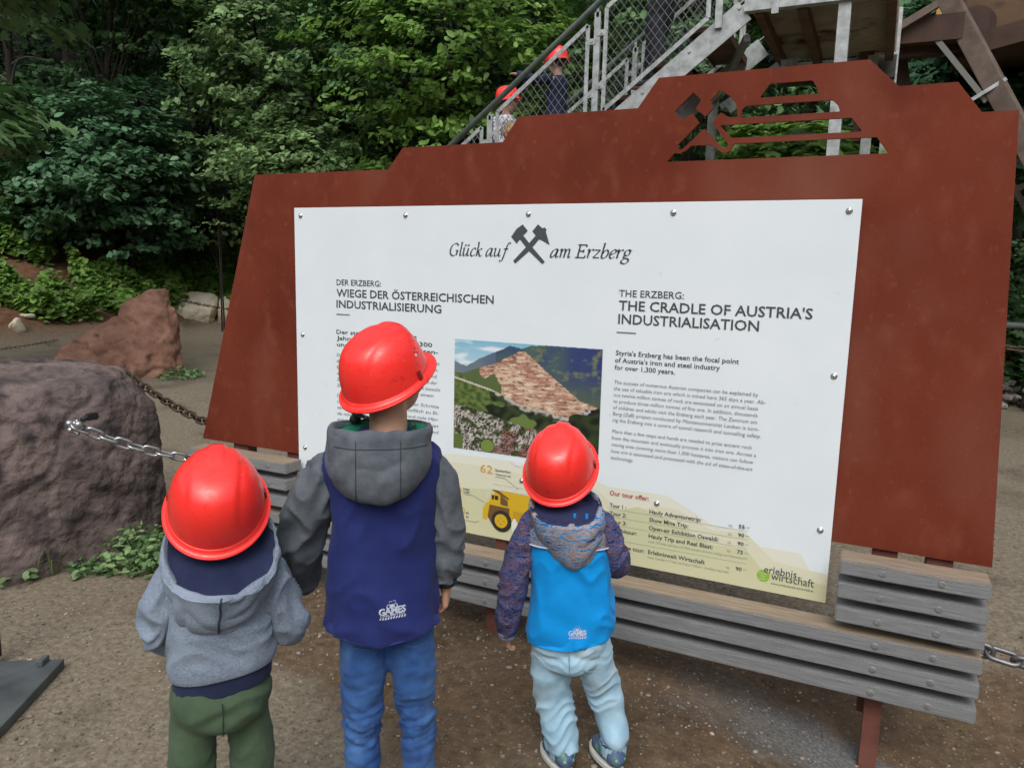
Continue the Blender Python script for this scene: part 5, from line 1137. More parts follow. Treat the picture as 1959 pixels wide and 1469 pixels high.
# posts
for k in range(5):
    x = -2.815 + .9575 * k + .0
    for y in (YS, YB):
        m = MB().box((x, y, railz(x) - .52), (.052, .012, .96), bevel=.002); m.box((x, y, railz(x) - .035), (.022, .012, .09))
        m.box((x + .02, y + .012 if y == YS else y - .012, railz(x) - .55), (.012, .02, .9)); 
        sp(m.build('post', galv))
def mesh_side(x0, x1, y, name='mesh_panel', full=True, b_off=.86, t_off=.075, cell=.060):
    z0 = lambda x: railz(x) - b_off; z1 = lambda x: railz(x) - t_off
    c = [Vector((x0, y, z0(x0))), Vector((x1, y, z0(x1))), Vector((x1, y, z1(x1))), Vector((x0, y, z1(x0)))]
    m = MB()
    for i in range(4): m.bar(c[i], c[(i + 1) % 4], .008, .036, (0, 1, 0)) if False else m.bar(c[i], c[(i + 1) % 4], .034, .008, (0, 1, 0), .001)
    o = sp(m.build('mesh_frame', galv)); w = MB()
    poly = [(p.x, p.z) for p in c]
    def clip(p, d):
        ts = []
        for i in range(4):
            a, b = poly[i], poly[(i + 1) % 4]; ex, ez = b[0] - a[0], b[1] - a[1]; det = d[0] * -ez + d[1] * ex
            if abs(det) < 1e-9: continue
            t = ((a[0] - p[0]) * -ez + (a[1] - p[1]) * ex) / det; u = (d[0] * (a[1] - p[1]) - d[1] * (a[0] - p[0])) / det
            if 0 <= u <= 1: ts.append(t)
        return (min(ts), max(ts)) if len(ts) >= 2 else None
    for ang, yo in ((52, .004), (128, -.004)):
        d = (math.cos(R(ang)), math.sin(R(ang))); n = (-d[1], d[0]); cx = (x0 + x1) / 2; cz = (z0(x0) + z1(x1)) / 2
        for i in range(-34, 35):
            p = (cx + n[0] * i * cell * .86, cz + n[1] * i * cell * .86); t = clip(p, d)
            if t and t[1] - t[0] > .01: w.tube([(p[0] + d[0] * t[0], y + yo, p[1] + d[1] * t[0]), (p[0] + d[0] * t[1], y + yo, p[1] + d[1] * t[1])], .0023, 5, caps=False)
    w.build('wire_mesh', galv_dark, o)
    for x in (x0 - .035, x1 + .035):
        for q in (.2, .72):
            z = railz(x) - t_off - (b_off - t_off) * q; m = MB().box((x, y - .002, z), (.07, .010, .045)); m.tube([(x, y - .006, z), (x, y - .014, z)], .010, 8)
            m.build('bracket', galv, o)
for k in range(4):
    x = -2.815 + .9575 * k + .0
    mesh_side(x + .075, x + .88, YS - .004); mesh_side(x + .075, x + .88, YB + .004)
# stringers with bolts
for y, sgn_ in ((YS + .03, -1), (YB - .03, 1)):
    a = Vector((-3.45, y, railz(-3.45) - 1.00)); b = Vector((1.20, y, railz(1.20) - 1.03))
    m = MB().bar(a, b, .014, .165, (0, 0, 1)); m.bar(a + Vector((0, .02, .082)), b + Vector((0, .02, .082)), .055, .008, (0, 0, 1)); m.bar(a + Vector((0, .02, -.082)), b + Vector((0, .02, -.082)), .055, .008, (0, 0, 1))
    o = sp(m.build('stringer', galv)); 
    for i in range(13):
        x = -3.1 + i * .355; z = railz(x) - .98; MB().tube([(x, y + sgn_ * .006, z), (x, y + sgn_ * .018, z)], [.014, .010], 10).build('bolt', galv, o)
# treads
for i in range(15):
    x = -3.15 + i * .292; z = railz(x) - .93
    if z > 3.25: break
    m = MB().box((x, (YS + YB) / 2, z), (.27, YB - YS - .07, .035)); m.box((x - .135, (YS + YB) / 2, z - .01), (.01, YB - YS - .07, .06)); m.box((x + .13, (YS + YB) / 2, z - .01), (.01, YB - YS - .07, .06))
    sp(m.build('tread', rust2))
# platform
PZ = 3.34
sp(MB().box((1.72, YS - .0, PZ + .07), (1.04, .014, .16)).box((1.72, YS + .03, PZ - .008), (1.04, .06, .008)).build('platform_edge', galv))
sp(MB().box((1.74, YB + .75, PZ - .06), (1.0, .10, .19)).build('cross_beam', darkst))
sp(MB().box((1.30, 4.4, PZ + .02), (.06, 1.7, .12)).build('cross_beam', rust2))
g = MB()
for i in range(44): g.box((1.73, YS + .06 + i * .038, PZ + .055), (1.0, .008, .028))
g.box((1.73, YS + .85, PZ + .075), (1.0, 1.66, .008))
o = sp(g.build('platform_grating', brownplate))
for x in (1.60, 2.18): sp(MB().box((x, 4.35, PZ + .0), (.07, 1.6, .085)).build('cross_beam', rust2))
gz = [(1.18, 3.62, PZ - .10), (1.42, 3.62, PZ + .02)]
sp(MB().bar((.93, YB - .05, 2.86), (1.36, YB - .05, 3.16), .12, .012, (0, 1, 0)).bar((1.36, YB - .05, 3.16), (1.50, YB - .05, 3.17), .12, .012, (0, 1, 0)).build('gusset', galv))
for (x, y, w, zt) in ((1.885, YS + .06, .085, PZ), (.73, 4.9, .08, 3.25), (2.055, 5.1, .085, PZ), (2.21, 5.4, .09, 3.8)):
    sp(MB().box((x, y, zt / 2), (w, w * .9, zt), bevel=.004).build('support_post', galv))
sp(MB().bar((.80, 4.9, 2.95), (1.35, 4.9, 3.25), .06, .06, (0, 0, 1)).bar((.73, 4.9, 3.0), (1.2, 3.7, 3.2), .05, .05).build('brace', galv_dark))
# railing above the platform
for x in (1.42, 2.4): sp(MB().box((x, YS - .012, PZ + .5), (.05, .012, 1.1)).build('post', galv))
sp(MB().box((2.0, 5.15, PZ - .22), (.12, .12, 1.0)).build('cross_beam', rust2))

# ------------------------------------------------------------------ rusty loading frame and yellow machine at the upper right
def box_thing(m, a, b, w, h): return m.bar(a, b, w, h)
fr = empty('loading_frame', (3.2, 6.2, 0), 0, 'dark rust-brown steel frame with a slanting beam, standing at the upper right behind the board', 'steel frame')
FO = Vector((3.2, 6.2, 0))
def fp(m, name, mat): o = m.build(name, mat, fr); o.location = -FO; return o
beam = M('dusty_brown_beam', (0.085, 0.062, 0.048), .8, .0, (0.15, 0.115, 0.09), 7)
dk = M('dark_rust_beam', (0.028, 0.012, 0.008), .8, 0, (0.06, 0.028, 0.017), 5)
och = M('shaded_yellow_paint', (0.065, 0.033, 0.011), .7, 0, (0.115, 0.058, 0.018), 3, spots=[((.035, .018, .010), 6, .55, .7)])  # yellow machine paint, browned so its shade is in the colour
fp(MB().bar((2.58, 5.6, 3.95), (3.62, 5.2, 1.95), .16, .16, bevel=.008), 'slanting_beam', beam)
fp(MB().bar((3.62, 5.2, 1.95), (4.3, 5.0, .4), .15, .15), 'slanting_beam', beam)
fp(MB().bar((2.48, 5.5, 3.62), (2.98, 5.4, 2.95), .045, .045), 'tie_rod', M('dull_grey_rod', (.17, .17, .15), .6, .3))
fp(MB().bar((2.70, 5.35, 2.86), (3.10, 5.35, 3.12), .03, .03), 'tie_rod', galv)
fp(MB().bar((3.20, 5.5, 2.42), (3.75, 5.5, 2.62), .05, .05).bar((3.18, 5.5, 2.16), (3.75, 5.5, 2.45), .05, .05).bar((3.20, 5.5, 2.35), (3.62, 5.5, 1.6), .045, .045), 'brace', beam)
fp(MB().box((2.50, 5.7, 3.62), (.50, .5, .22)).bar((2.0, 5.6, 3.55), (2.95, 5.7, 3.62), .10, .30), 'beam_joint', dk)
fp(MB().bar((2.20, 5.4, 3.62), (2.52, 5.4, 3.80), .06, .06), 'brace', beam)
fp(MB().bar((2.12, 5.9, 4.1), (2.35, 5.9, 3.05), .14, .14).bar((2.04, 6.2, 3.4), (2.04, 6.2, .0), .13, .13), 'column', dk)
for z in (2.9, 4.1): pass
mc = empty('mining_machine', (4.2, 7.0, 0), 0, 'ochre and brown steel body of a large mining machine looming over the upper right corner', 'machine')
MO = Vector((4.2, 7.0, 0))
def mp_(m, name, mat): o = m.build(name, mat, mc); o.location = -MO; return o
mp_(MB().box((3.38, 6.5, 4.40), (1.25, 1.0, 1.65), bevel=.03), 'body_panel', och)
mp_(MB().box((4.60, 6.7, 4.05), (1.3, 1.4, 2.4), Matrix.Rotation(R(8), 3, 'Y'), .03), 'body_panel', och)
mp_(MB().box((3.85, 6.2, 4.25), (.10, .3, 1.6), Matrix.Rotation(R(14), 3, 'Y')), 'side_rib', dk)
mp_(MB().box((3.15, 5.95, 3.58), (.9, .5, .18), Matrix.Rotation(R(-12), 3, 'Y')), 'side_rib', dk)
mp_(MB().tube([(2.86, 5.85, 3.72), (2.86, 6.2, 3.72)], .17, 20), 'hub', dk)
mp_(MB().box((2.60, 6.0, 4.12), (.13, .05, .60), bevel=.01), 'yellow_plate', M('amber_paint', (.42, .22, .05), .6))
mp_(MB().bar((4.6, 6.9, 3.1), (5.2, 6.9, 0.1), .3, .3).bar((4.0, 7.6, 3.9), (4.6, 7.6, 0), .3, .3), 'leg', dk)
# grey pipe rail and rubble at the right edge
rb = tag(MB().tube([(3.0, 7.2, .93), (7.5, 7.6, .97)], .035, 12).build('pipe_rail', galv_dark, None, True), 'grey pipe rail seen just past the right edge of the board', 'rail')
rubm = M('pale_rubble', (0.10, 0.092, 0.08), .9, 0, (.27, .25, .22), 5, .6, 30, island=.45)
def rubble(name, cx, cy, sx, sy, n, s, z0, label):
    m = MB()
    for i in range(n):
        x = cx + random.gauss(0, sx); y = cy + random.gauss(0, sy); r = s * random.uniform(.5, 1.5); h = max(0, z0 * (1 - ((x - cx) / sx / 2.4) ** 2 - ((y - cy) / sy / 2.4) ** 2))
        z = height(x, y) + random.uniform(0, 1) * h + r * .3
        bm = bmesh.new(); bmesh.ops.create_icosphere(bm, subdivisions=1, radius=r)
        for v in bm.verts: v.co = Vector((v.co.x * 1.2, v.co.y, v.co.z * .75)) * random.uniform(.75, 1.15)
        bm.verts.index_update(); m.add([v.co + Vector((x, y, z)) for v in bm.verts], [[v.index for v in f.verts] for f in bm.faces]); bm.free()
    return tag(m.build(name, rubm), label, 'stones', kind='stuff')
rubble('rubble', 4.2, 7.6, .5, .25, 150, .05, .22, 'pile of pale broken stones on the ground past the right edge of the board')
rubble('rock_wall', 4.7, 11.2, 1.0, .35, 260, .16, 1.9, 'rough heap of grey rocks at the foot of the bank at the right edge')

# ------------------------------------------------------------------ people on the stairs
def climber(name_label, x, J, cl, helm=True, y=3.95, trm=None, hel=(0, 0), sc=1.0, dz=0.0, hsc=1.0):
    zf = railz(x) - .90 + dz
    root, hr = person('person', name_label, (x, y, zf), J['facing'], J)
    k = J['k']
    for sd in ('L', 'R'):
        a, b, c = [Vector(p) for p in J['arm' + sd]]
        MB().tube([a + Vector((0, 0, .0)), a.lerp(b, .5), b, b.lerp(c, .5), c], [.046 * k, .043 * k, .040 * k, .036 * k, .032 * k], 20, sub=5).build('sleeve', cl, root, True)
    ch = Vector(J['chest']); pv = Vector(J['pelvis'])
    V, F = loft([(pv.x, pv.y, pv.z - .03, .10 * k, .07 * k), (pv.x, pv.y, pv.z, .112 * k, .082 * k), (pv.x, pv.y, (pv.z + ch.z) / 2, .11 * k, .08 * k), (ch.x, ch.y, ch.z, .12 * k, .082 * k), (ch.x, ch.y, ch.z + .055 * k, .115 * k, .075 * k), (ch.x, ch.y, ch.z + .10 * k, .05 * k, .05 * k)], 48, 8, True, True, 2.3)
    garment(MB().add(V, F), 'jacket', cl, root, folds(.006, (8, 8, 14), int(x * 10)))
    m = MB()
    for sd in ('L', 'R'):
        l = [Vector(p) for p in J['leg' + sd]]; m.tube([l[0] + Vector((0, 0, .02)), l[0].lerp(l[1], .5), l[1], l[1].lerp(l[2], .6), l[2]], [.062 * k, .058 * k, .050 * k, .045 * k, .044 * k], 20, sub=5)
    m.ball(pv + Vector((0, 0, -.01)), (.10 * k, .078 * k, .075 * k), 24, 16)
    garment(m, 'trousers', trm or cloth['denim'], root, folds(.005, (5, 5, 18), 3), .011)
    for sd in ('L', 'R'): l = Vector(J['leg' + sd][2]); shoe(root, (l.x, l.y - .04, l.z - .06), (0, 1), .17 * (k if k > 1.3 else 1), blk, rust2)
    if helm: helmet(root, Vector(J['head']) + Vector((0, 0, .006)), J.get('head_yaw', 0) + hel[0], hel[1], 0, .98 * hsc * (1.12 if k > 1.3 else 1), band=False)
    root.scale = (sc, sc, sc)
    return root
def kid_pose(facing, yaw=0, arm='down', h=0.0):
    J = dict(k=.92, s=.93, facing=facing, head=(0, .01, .86), neck=(0, -.005, .76), nr=.036, head_yaw=yaw, chest=(0, 0, .66), pelvis=(0, 0, .42), tr=.058, ar=.02, hsz=.62,
        armL=[(-.095, 0, .71), (-.13, .02, .57), (-.12, .10, .46)], armR=[(.095, 0, .71), (.13, .02, .57), (.12, .10, .46)], handL=((0, .6, -.8), (-.9, 0, 0), 1, .6), handR=((0, .6, -.8), (.9, 0, 0), -1, .6),
        legL=[(-.045, 0, .40), (-.05, .02, .22), (-.05, .0, .06)], legR=[(.045, 0, .40), (.05, .07, .30), (.05, .10, .20)], footL=(0, .1, 0), footR=(0, .1, 0), lr=.03, vox=.007)
    if arm == 'rail': J['armL'] = [(-.095, 0, .71), (-.18, .04, .66), (-.27, .05, .735)]; J['handL'] = ((-.6, .5, .2), (0, -.2, 1), -1, .8)
    return J
floral = M('white_patterned_cotton', (0.11, 0.13, 0.18), .9, 0, (0.62, 0.65, 0.70), 45, lo=.42, hi=.52)
Jg = kid_pose(-14, 50)
climber('child in red helmet and white patterned top, lowest on the metal stairs', -.955, Jg, floral, hel=(0, 10), y=3.93, sc=1.2, dz=.08, hsc=.86)
Jb = kid_pose(176, -20, 'down'); Jb['armL'] = [(-.095, 0, .71), (-.17, .10, .70), (-.23, .24, .74)]; Jb['handL'] = ((-.2, .8, .1), (0, -.2, 1), -1, .8)
climber('child in red helmet and navy jacket on the metal stairs, hand on the rail', -.40, Jb, M('dark_navy_cotton', (0.012, 0.02, 0.055), .9), hel=(0, -6), y=3.80, sc=1.1, hsc=.92)
Ja = dict(k=1.65, s=1.25, facing=178, head=(0, .02, 1.62), neck=(0, 0, 1.44), nr=.055, chest=(0, 0, 1.26), pelvis=(0, 0, .90), tr=.11, ar=.035, hsz=1.0,
    armL=[(-.19, 0, 1.38), (-.23, .02, 1.10), (-.20, .14, .92)], armR=[(.19, 0, 1.38), (.23, .02, 1.10), (.20, .14, .92)], handL=((0, .5, -.9), (-.9, 0, 0), 1, .5), handR=((0, .5, -.9), (.9, 0, 0), -1, .5),
    legL=[(-.09, 0, .86), (-.10, .05, .47), (-.10, .0, .08)], legR=[(.09, 0, .86), (.10, .10, .44), (.10, .16, -.10)], footL=(0, .17, 0), footR=(0, .17, 0), lr=.055, vox=.012)
climber('adult in dark trousers standing on the metal stairs behind the upper mesh panel', .47, Ja, M('dark_jacket_cloth', (.02, .02, .025), .9), y=4.0, trm=M('charcoal_trousers', (.012, .013, .018), .9, 0, (.03, .032, .042), 8))
# blond child whose head just shows above the board
Jc = kid_pose(176, 10); Jc['hair'] = blond; Jc['head'] = (0, .01, .70); Jc['neck'] = (0, 0, .60); Jc['chest'] = (0, 0, .50); Jc['pelvis'] = (0, 0, .28)
for a in ('armL', 'armR'): Jc[a] = [(p[0], p[1], p[2] - .16) for p in Jc[a]]
Jc['legL'] = [(-.045, 0, .27), (-.05, .02, .16), (-.05, 0, .06)]; Jc['legR'] = [(.045, 0, .27), (.05, .02, .16), (.05, 0, .06)]
rt = climber('small blond child on the metal stairs, only the hair showing above the board', -.75, Jc, M('cream_cotton', (.5, .45, .38), .9), helm=False, y=3.62, sc=.9)
# ------------------------------------------------------------------ foliage
def leafmat(name, c1, c2, tr=.30, rough=.5):
    return M(name, c1, rough, 0, c2, .9, 0, island=.38, transl=tr, lo=.35, hi=.65, spec=.45, rnd=1)
lf_dark = leafmat('dark_green_leaf', (0.060, 0.145, 0.055), (0.10, 0.21, 0.08))
lf_mid = leafmat('mid_green_leaf', (0.085, 0.190, 0.072), (0.15, 0.27, 0.10))
lf_light = leafmat('light_green_leaf', (0.150, 0.265, 0.10), (0.26, 0.39, 0.165), .38)
lf_yel = leafmat('yellow_green_leaf', (0.145, 0.29, 0.055), (0.25, 0.41, 0.095), .42)
lf_blue = leafmat('blue_green_leaf', (0.070, 0.165, 0.080), (0.125, 0.25, 0.125), .28, .38)
bark = M('dark_bark', (0.014, 0.011, 0.008), .9, 0, (0.042, 0.034, 0.026), 9, .6, 30, stretch=(1, 1, .3))
bark2 = M('grey_bark', (0.05, 0.045, 0.038), .9, 0, (0.11, 0.10, 0.085), 9, .5, 30, stretch=(1, 1, .3))
T_OVAL = (np.array([(0, 0, 0), (.26, .22, .05), (.24, .62, .05), (0, 1, -.02), (-.24, .62, .05), (-.26, .22, .05)], float), np.array([(0, 1, 2, 3), (0, 3, 4, 5)]))
def maple():
    V = [(0, .30, -.02)]
    tips = [(-.50, .05), (-.52, .55), (0, 1.0), (.52, .55), (.50, .05)]; nots = [(0, -.02), (-.27, .32), (-.20, .62), (.20, .62), (.27, .32), (0, -.02)]
    F = []
    for n_ in nots: V.append((n_[0], n_[1], .03))
    for t in tips: V.append((t[0], t[1], -.04))
    for i in range(5): F.append((0, 1 + i + 1, 7 + i, 1 + i))
    return np.array(V, float), np.array(F)
T_MAPLE = maple()
def leaves(C, Nrm, S, tmpl):
    """one polygon leaf per point: C centres, Nrm normals, S sizes"""
    n = len(C); tv, tf = tmpl; Nrm = Nrm / np.linalg.norm(Nrm, axis=1, keepdims=True)
    r = RNG.normal(size=(n, 3)); X = r - Nrm * (r * Nrm).sum(1, keepdims=True); X /= np.linalg.norm(X, axis=1, keepdims=True); Y = np.cross(Nrm, X)
    V = C[:, None, :] + (X[:, None, :] * tv[None, :, 0:1] + Y[:, None, :] * (tv[None, :, 1:2] - .5) + Nrm[:, None, :] * tv[None, :, 2:3]) * S[:, None, None]
    F = tf[None] + (np.arange(n) * len(tv))[:, None, None]
    return V.reshape(-1, 3), F.reshape(-1, tf.shape[1])
def sprays(P, D, n_per, rad, flat, size, tilt=.45):
    """leafy sprays: P centres (k,3), D outward directions; leaves lie in a flattened disc round each centre"""
    k = len(P); idx = np.repeat(np.arange(k), n_per); m = len(idx)
    u = RNG.normal(size=(m, 3)); u /= np.linalg.norm(u, axis=1, keepdims=True); u *= (RNG.uniform(0, 1, (m, 1)) ** .6)
    off = u * np.array([1, 1, flat]) * rad * RNG.uniform(.6, 1.4, (k, 1))[idx]
    C = P[idx] + off + D[idx] * (-.25 * rad * (np.linalg.norm(off, axis=1, keepdims=True)) / rad); C[:, 2] -= .35 * (off[:, 0] ** 2 + off[:, 1] ** 2) / rad
    Nm = np.array([0, 0, 1.0]) + D[idx] * .55 + RNG.normal(size=(m, 3)) * tilt
    S = size * (.45 + .95 * RNG.uniform(0, 1, m) ** 1.1)
    return C, Nm, S
def crown_points(n, rad, hz, shell=.55, low=-.7):
    u = RNG.normal(size=(n * 3, 3)); u /= np.linalg.norm(u, axis=1, keepdims=True); u = u[u[:, 2] > low][:n]
    rr = RNG.uniform(shell, 1.0, (len(u), 1)); 
    lump = np.array([1 + .38 * N((a[0], a[1], a[2]), (1.7, 1.7, 1.7), rad * 7) for a in u])[:, None]
    return u * rr * lump * np.array([rad, rad, hz]), u
def tree(name, label, pos, rad, hz, ch, mat, n_sp=260, n_leaf=34, lsize=.085, tmpl=None, bk=None, stems=1, cat='tree', flat=.28, spr=.30, group=None, shell=.5, tilt=.42, low=-.75, tr=None):
    """crown of half-width rad and half-height hz centred ch above the foot"""
    x, y = pos[0], pos[1]; z = height(x, y); root = empty(name, (x, y, z), random.uniform(0, 6.28), label, cat, group)
    P, D = crown_points(n_sp, rad, hz, shell, low); P = P + np.array([0, 0, ch])
    C, Nm, S = sprays(P, D, n_leaf, spr, flat, lsize, tilt); V, F = leaves(C, Nm, S, tmpl or T_OVAL)
    mesh_np('crown', V, F, mat, root)
    tr = tr or max(.03, rad * .045); m = MB(); tips = P[RNG.permutation(len(P))[:20 if rad > 1 else 12]]
    for s in range(stems):
        a = 6.28 * s / stems + random.uniform(0, 1); b = Vector((math.cos(a), math.sin(a), 0)) * (rad * .12 if stems > 1 else .02); e = Vector((math.cos(a) * rad * .3 * (stems > 1), math.sin(a) * rad * .3 * (stems > 1), ch + hz * .35))
        mid = b.lerp(e, .5) + Vector((random.uniform(-.1, .1), random.uniform(-.1, .1), 0)) * rad; path = [b + Vector((0, 0, -.15)), b.lerp(mid, .5), mid, mid.lerp(e, .6), e]; w = tr / (1 + .25 * (stems - 1))
        m.tube(path, [w * 1.25, w, w * .8, w * .55, w * .25], 8, sub=3)
        for t in tips[s::stems]:
            t = Vector(t); f = min(.95, max(.25, (t.z * .55) / max(.2, e.z))); k = f * 4; i = min(3, int(k)); q = path[i].lerp(path[i + 1], k - i)
            md = q.lerp(t, .5) + Vector((0, 0, .12 * (t - q).length)); m.tube([q, md, t], [min(.022, w * .28), min(.012, w * .16), .004], 5, sub=3, caps=False)
    m.build('trunk', bk or bark, root, True)
    return root

# trees and shrubs one can tell apart
tree('hazel_tree', 'large light green hazel with small bright leaves, left of the board', at(555, 16.4), 2.25, 3.0, 5.0, lf_light, 380, 46, .130, stems=4, low=-.95, spr=.40)
tree('hazel_tree', 'light green lower branch bush just above the left corner of the board', at(585, 15.2), 1.6, 1.0, 3.2, lf_light, 190, 40, .125, stems=3, low=-.9, spr=.36)
tree('linden_tree', 'bright fresh green tree at the top centre, left of the stairs', at(880, 14.4), 3.1, 3.5, 4.9, lf_yel, 600, 46, .135, stems=3, low=-.95, spr=.42)
tree('linden_tree', 'mid green tree between the hazel and the bright tree at the top', at(735, 15.4), 2.1, 3.2, 4.6, lf_mid, 420, 42, .13, stems=2, low=-.95, spr=.38)
tree('maple_tree', 'maple reaching in at the top left corner with broad mid green leaves', at(-190, 10.2), 2.35, 1.3, 4.9, lf_mid, 260, 26, .17, T_MAPLE, spr=.38, flat=.2, tilt=.3, tr=.10)
tree('maple_tree', 'drooping maple twig at the left edge, halfway up', at(-75, 9.0), .95, .5, 2.75, lf_mid, 70, 22, .15, T_MAPLE, spr=.26, flat=.25, tilt=.3, tr=.025)
tree('hazel_bush', 'dark blue-green bush with round leaves at the left, over the reddish boulder', at(215, 17.2), 2.15, 1.75, 2.0, lf_blue, 560, 38, .15, stems=3, low=-.9, cat='bush', spr=.36)
tree('hazel_bush', 'blue-green bush half behind the left edge of the steel board', at(400, 19.8), 1.25, .85, 1.3, lf_blue, 120, 30, .14, stems=2, cat='bush')
tree('young_tree', 'thin sapling with sparse pale leaves beside the left edge of the board', at(418, 16.6), .85, 1.25, 2.6, lf_light, 46, 16, .12, tr=.02, stems=2, spr=.26)
tree('beech_tree', 'dark leafed tree high above the left bush', at(250, 17.6), 2.7, 1.6, 6.2, lf_mid, 330, 36, .16, tr=.08, flat=.2, spr=.4)
tree('beech_tree', 'dark tree at the upper left with layered branches, right of the corner maple', at(370, 19.0), 3.2, 2.2, 5.8, lf_mid, 400, 38, .16, tr=.09, flat=.2, spr=.42)
tree('maple_tree', 'bright maple branches seen through the cut-out of the board', at(1520, 8.7), 1.35, .85, 2.3, lf_yel, 110, 20, .17, T_MAPLE, spr=.28, flat=.2, tilt=.3, tr=.035)
tree('maple_tree', 'dark green maple behind the slanting beam at the right', at(1790, 10.8), 1.5, 1.7, 3.3, lf_blue, 240, 24, .18, T_MAPLE, spr=.34, flat=.25, tr=.07, low=-.95)
tree('maple_tree', 'maple at the far right edge above the board corner', at(1985, 10.2), 1.1, 1.3, 3.2, lf_blue, 160, 24, .17, T_MAPLE, spr=.32, flat=.25, tr=.06, low=-.95)
tree('linden_tree', 'green tree behind the stair mesh and platform', at(1300, 12.5), 2.3, 2.6, 4.3, lf_mid, 330, 40, .13, tr=.09, low=-.95)
tree('linden_tree', 'dark tree in the shade behind the platform posts', at(1620, 13.0), 2.1, 2.4, 4.0, lf_mid, 260, 36, .13, tr=.09, low=-.95)
# bare stems in the dark gap on the left
for px, d, h, lean, lb in ((272, 18.6, 3.4, .15, 'pale bare stem standing in the dark gap under the branches'), (322, 18.9, 3.2, -.25, 'thin bare stem leaning right of the pale one in the dark gap'), (36, 18.2, 5.4, .1, 'thick dark trunk at the left edge'), (352, 19.2, 3.4, .1, 'thin dark stem nearest the board in the gap'), (186, 18.8, 2.9, .35, 'crooked bare stem at the left of the gap')):
    p = at(px, d); z = height(p.x, p.y); root = empty('tree_stem', (p.x, p.y, z), 0, lb, 'tree'); w = .085 if px == 36 else .036
    m = MB().tube([(0, 0, -.2), (lean * .3, 0, h * .35), (lean * .4 + .05, 0, h * .7), (lean, 0, h)], [w, w * .85, w * .7, w * .5], 10, sub=5); m.build('trunk', bark if px == 36 else bark2, root, True)
    m = MB()
    for i in range(7):
        t = random.uniform(.3, .95); q = Vector((lean * t, 0, h * t)); dd = Vector((random.choice((-1, 1)) * random.uniform(.4, 1), random.uniform(-.5, .3), random.uniform(-.1, .5))); m = MB().tube([q, q + dd * .5 + Vector((0, 0, .1)), q + dd * 1.1], [w * .35, w * .25, w * .1], 6, sub=4); m.build('branch', bark2, root, True)

# understory, bank cover and the wood beyond, each one uncountable mass
def bank_leaves(name, label, n, amin, amax, dmin, dmax, size, mat, tmpl=T_OVAL, hmax=.35, dens=1.2, thr=-.1, tilt=.4):
    a = RNG.uniform(amin, amax, n * 3); C = []
    for aa in a:
        d = foot(aa) + RNG.uniform(dmin, dmax); p = polar(aa, d)
        if N((p.x, p.y, 0), (dens, dens, 1), 17) > thr: C.append((p.x, p.y, height(p.x, p.y) + RNG.uniform(0, 1) ** .7 * hmax * (.5 + N((p.x, p.y, 0), (2, 2, 1), 3) + .3)))
        if len(C) >= n: break
    C = np.array(C); Nm = np.array([0, 0, 1.0]) + RNG.normal(size=C.shape) * tilt + np.array([.25, -.3, 0]); V, F = leaves(C, Nm, size * RNG.uniform(.6, 1.4, len(C)), tmpl)
    o = mesh_np(name, V, F, mat); tag(o, label, 'plants', kind='stuff'); return o
bank_leaves('ground_cover', 'bright green low weeds carpeting the bank behind the boulders', 80000, 124, 160, -.2, 5.0, .14, lf_yel, T_OVAL, .50, .9, -.16)
bank_leaves('undergrowth', 'dark green undergrowth on the left of the bank', 30000, 124, 160, 4.2, 8.5, .13, lf_mid, T_OVAL, 1.0, .8, -.3)
bank_leaves('undergrowth', 'dark green undergrowth on the bank', 30000, 70, 126, .8, 8, .13, lf_mid, T_OVAL, 1.0, .8, -.3)
bank_leaves('undergrowth', 'dark green undergrowth on the bank', 12000, 74, 100, -.6, 4, .13, lf_mid, T_MAPLE, .8, .8, -.2)
def wood():
    P = []; D = []
    for i in range(4400):
        a = RNG.uniform(70, 162); d = foot(a) + RNG.uniform(1.5 if a < 126 else 4.5, 13) ; p = polar(a, d); g = height(p.x, p.y); z = g + RNG.uniform(.8, 7) if d > foot(a) + 4 else g + RNG.uniform(2.6, 6)
        if N((p.x, p.y, z), (.33, .33, .42), 31) < -.06: continue
        P.append((p.x, p.y, z)); v = CAM - p; v.z = 0; v.normalize(); D.append((v.x, v.y, .2))
    P = np.array(P); D = np.array(D); C, Nm, S = sprays(P, D, 34, .55, .25, .21, .45); V, F = leaves(C, Nm, S, T_OVAL)
    tag(mesh_np('woodland', V, F, lf_dark), 'dark mass of woodland leaves rising up the hillside', 'woodland', kind='stuff')
wood()
def trunks():
    m = MB()
    for i in range(70):
        a = RNG.uniform(72, 160); d = foot(a) + RNG.uniform(2, 12); p = polar(a, d); z = height(p.x, p.y); w = RNG.uniform(.04, .14); l = RNG.uniform(-.6, .6)
        m.tube([(p.x, p.y, z - .2), (p.x + l * .3, p.y, z + 4), (p.x + l, p.y, z + 9)], [w, w * .8, w * .5], 7, sub=2)
    tag(m.build('woodland_trunks', bark, None, True), 'dark trunks standing in the wood', 'woodland', kind='stuff')
trunks()

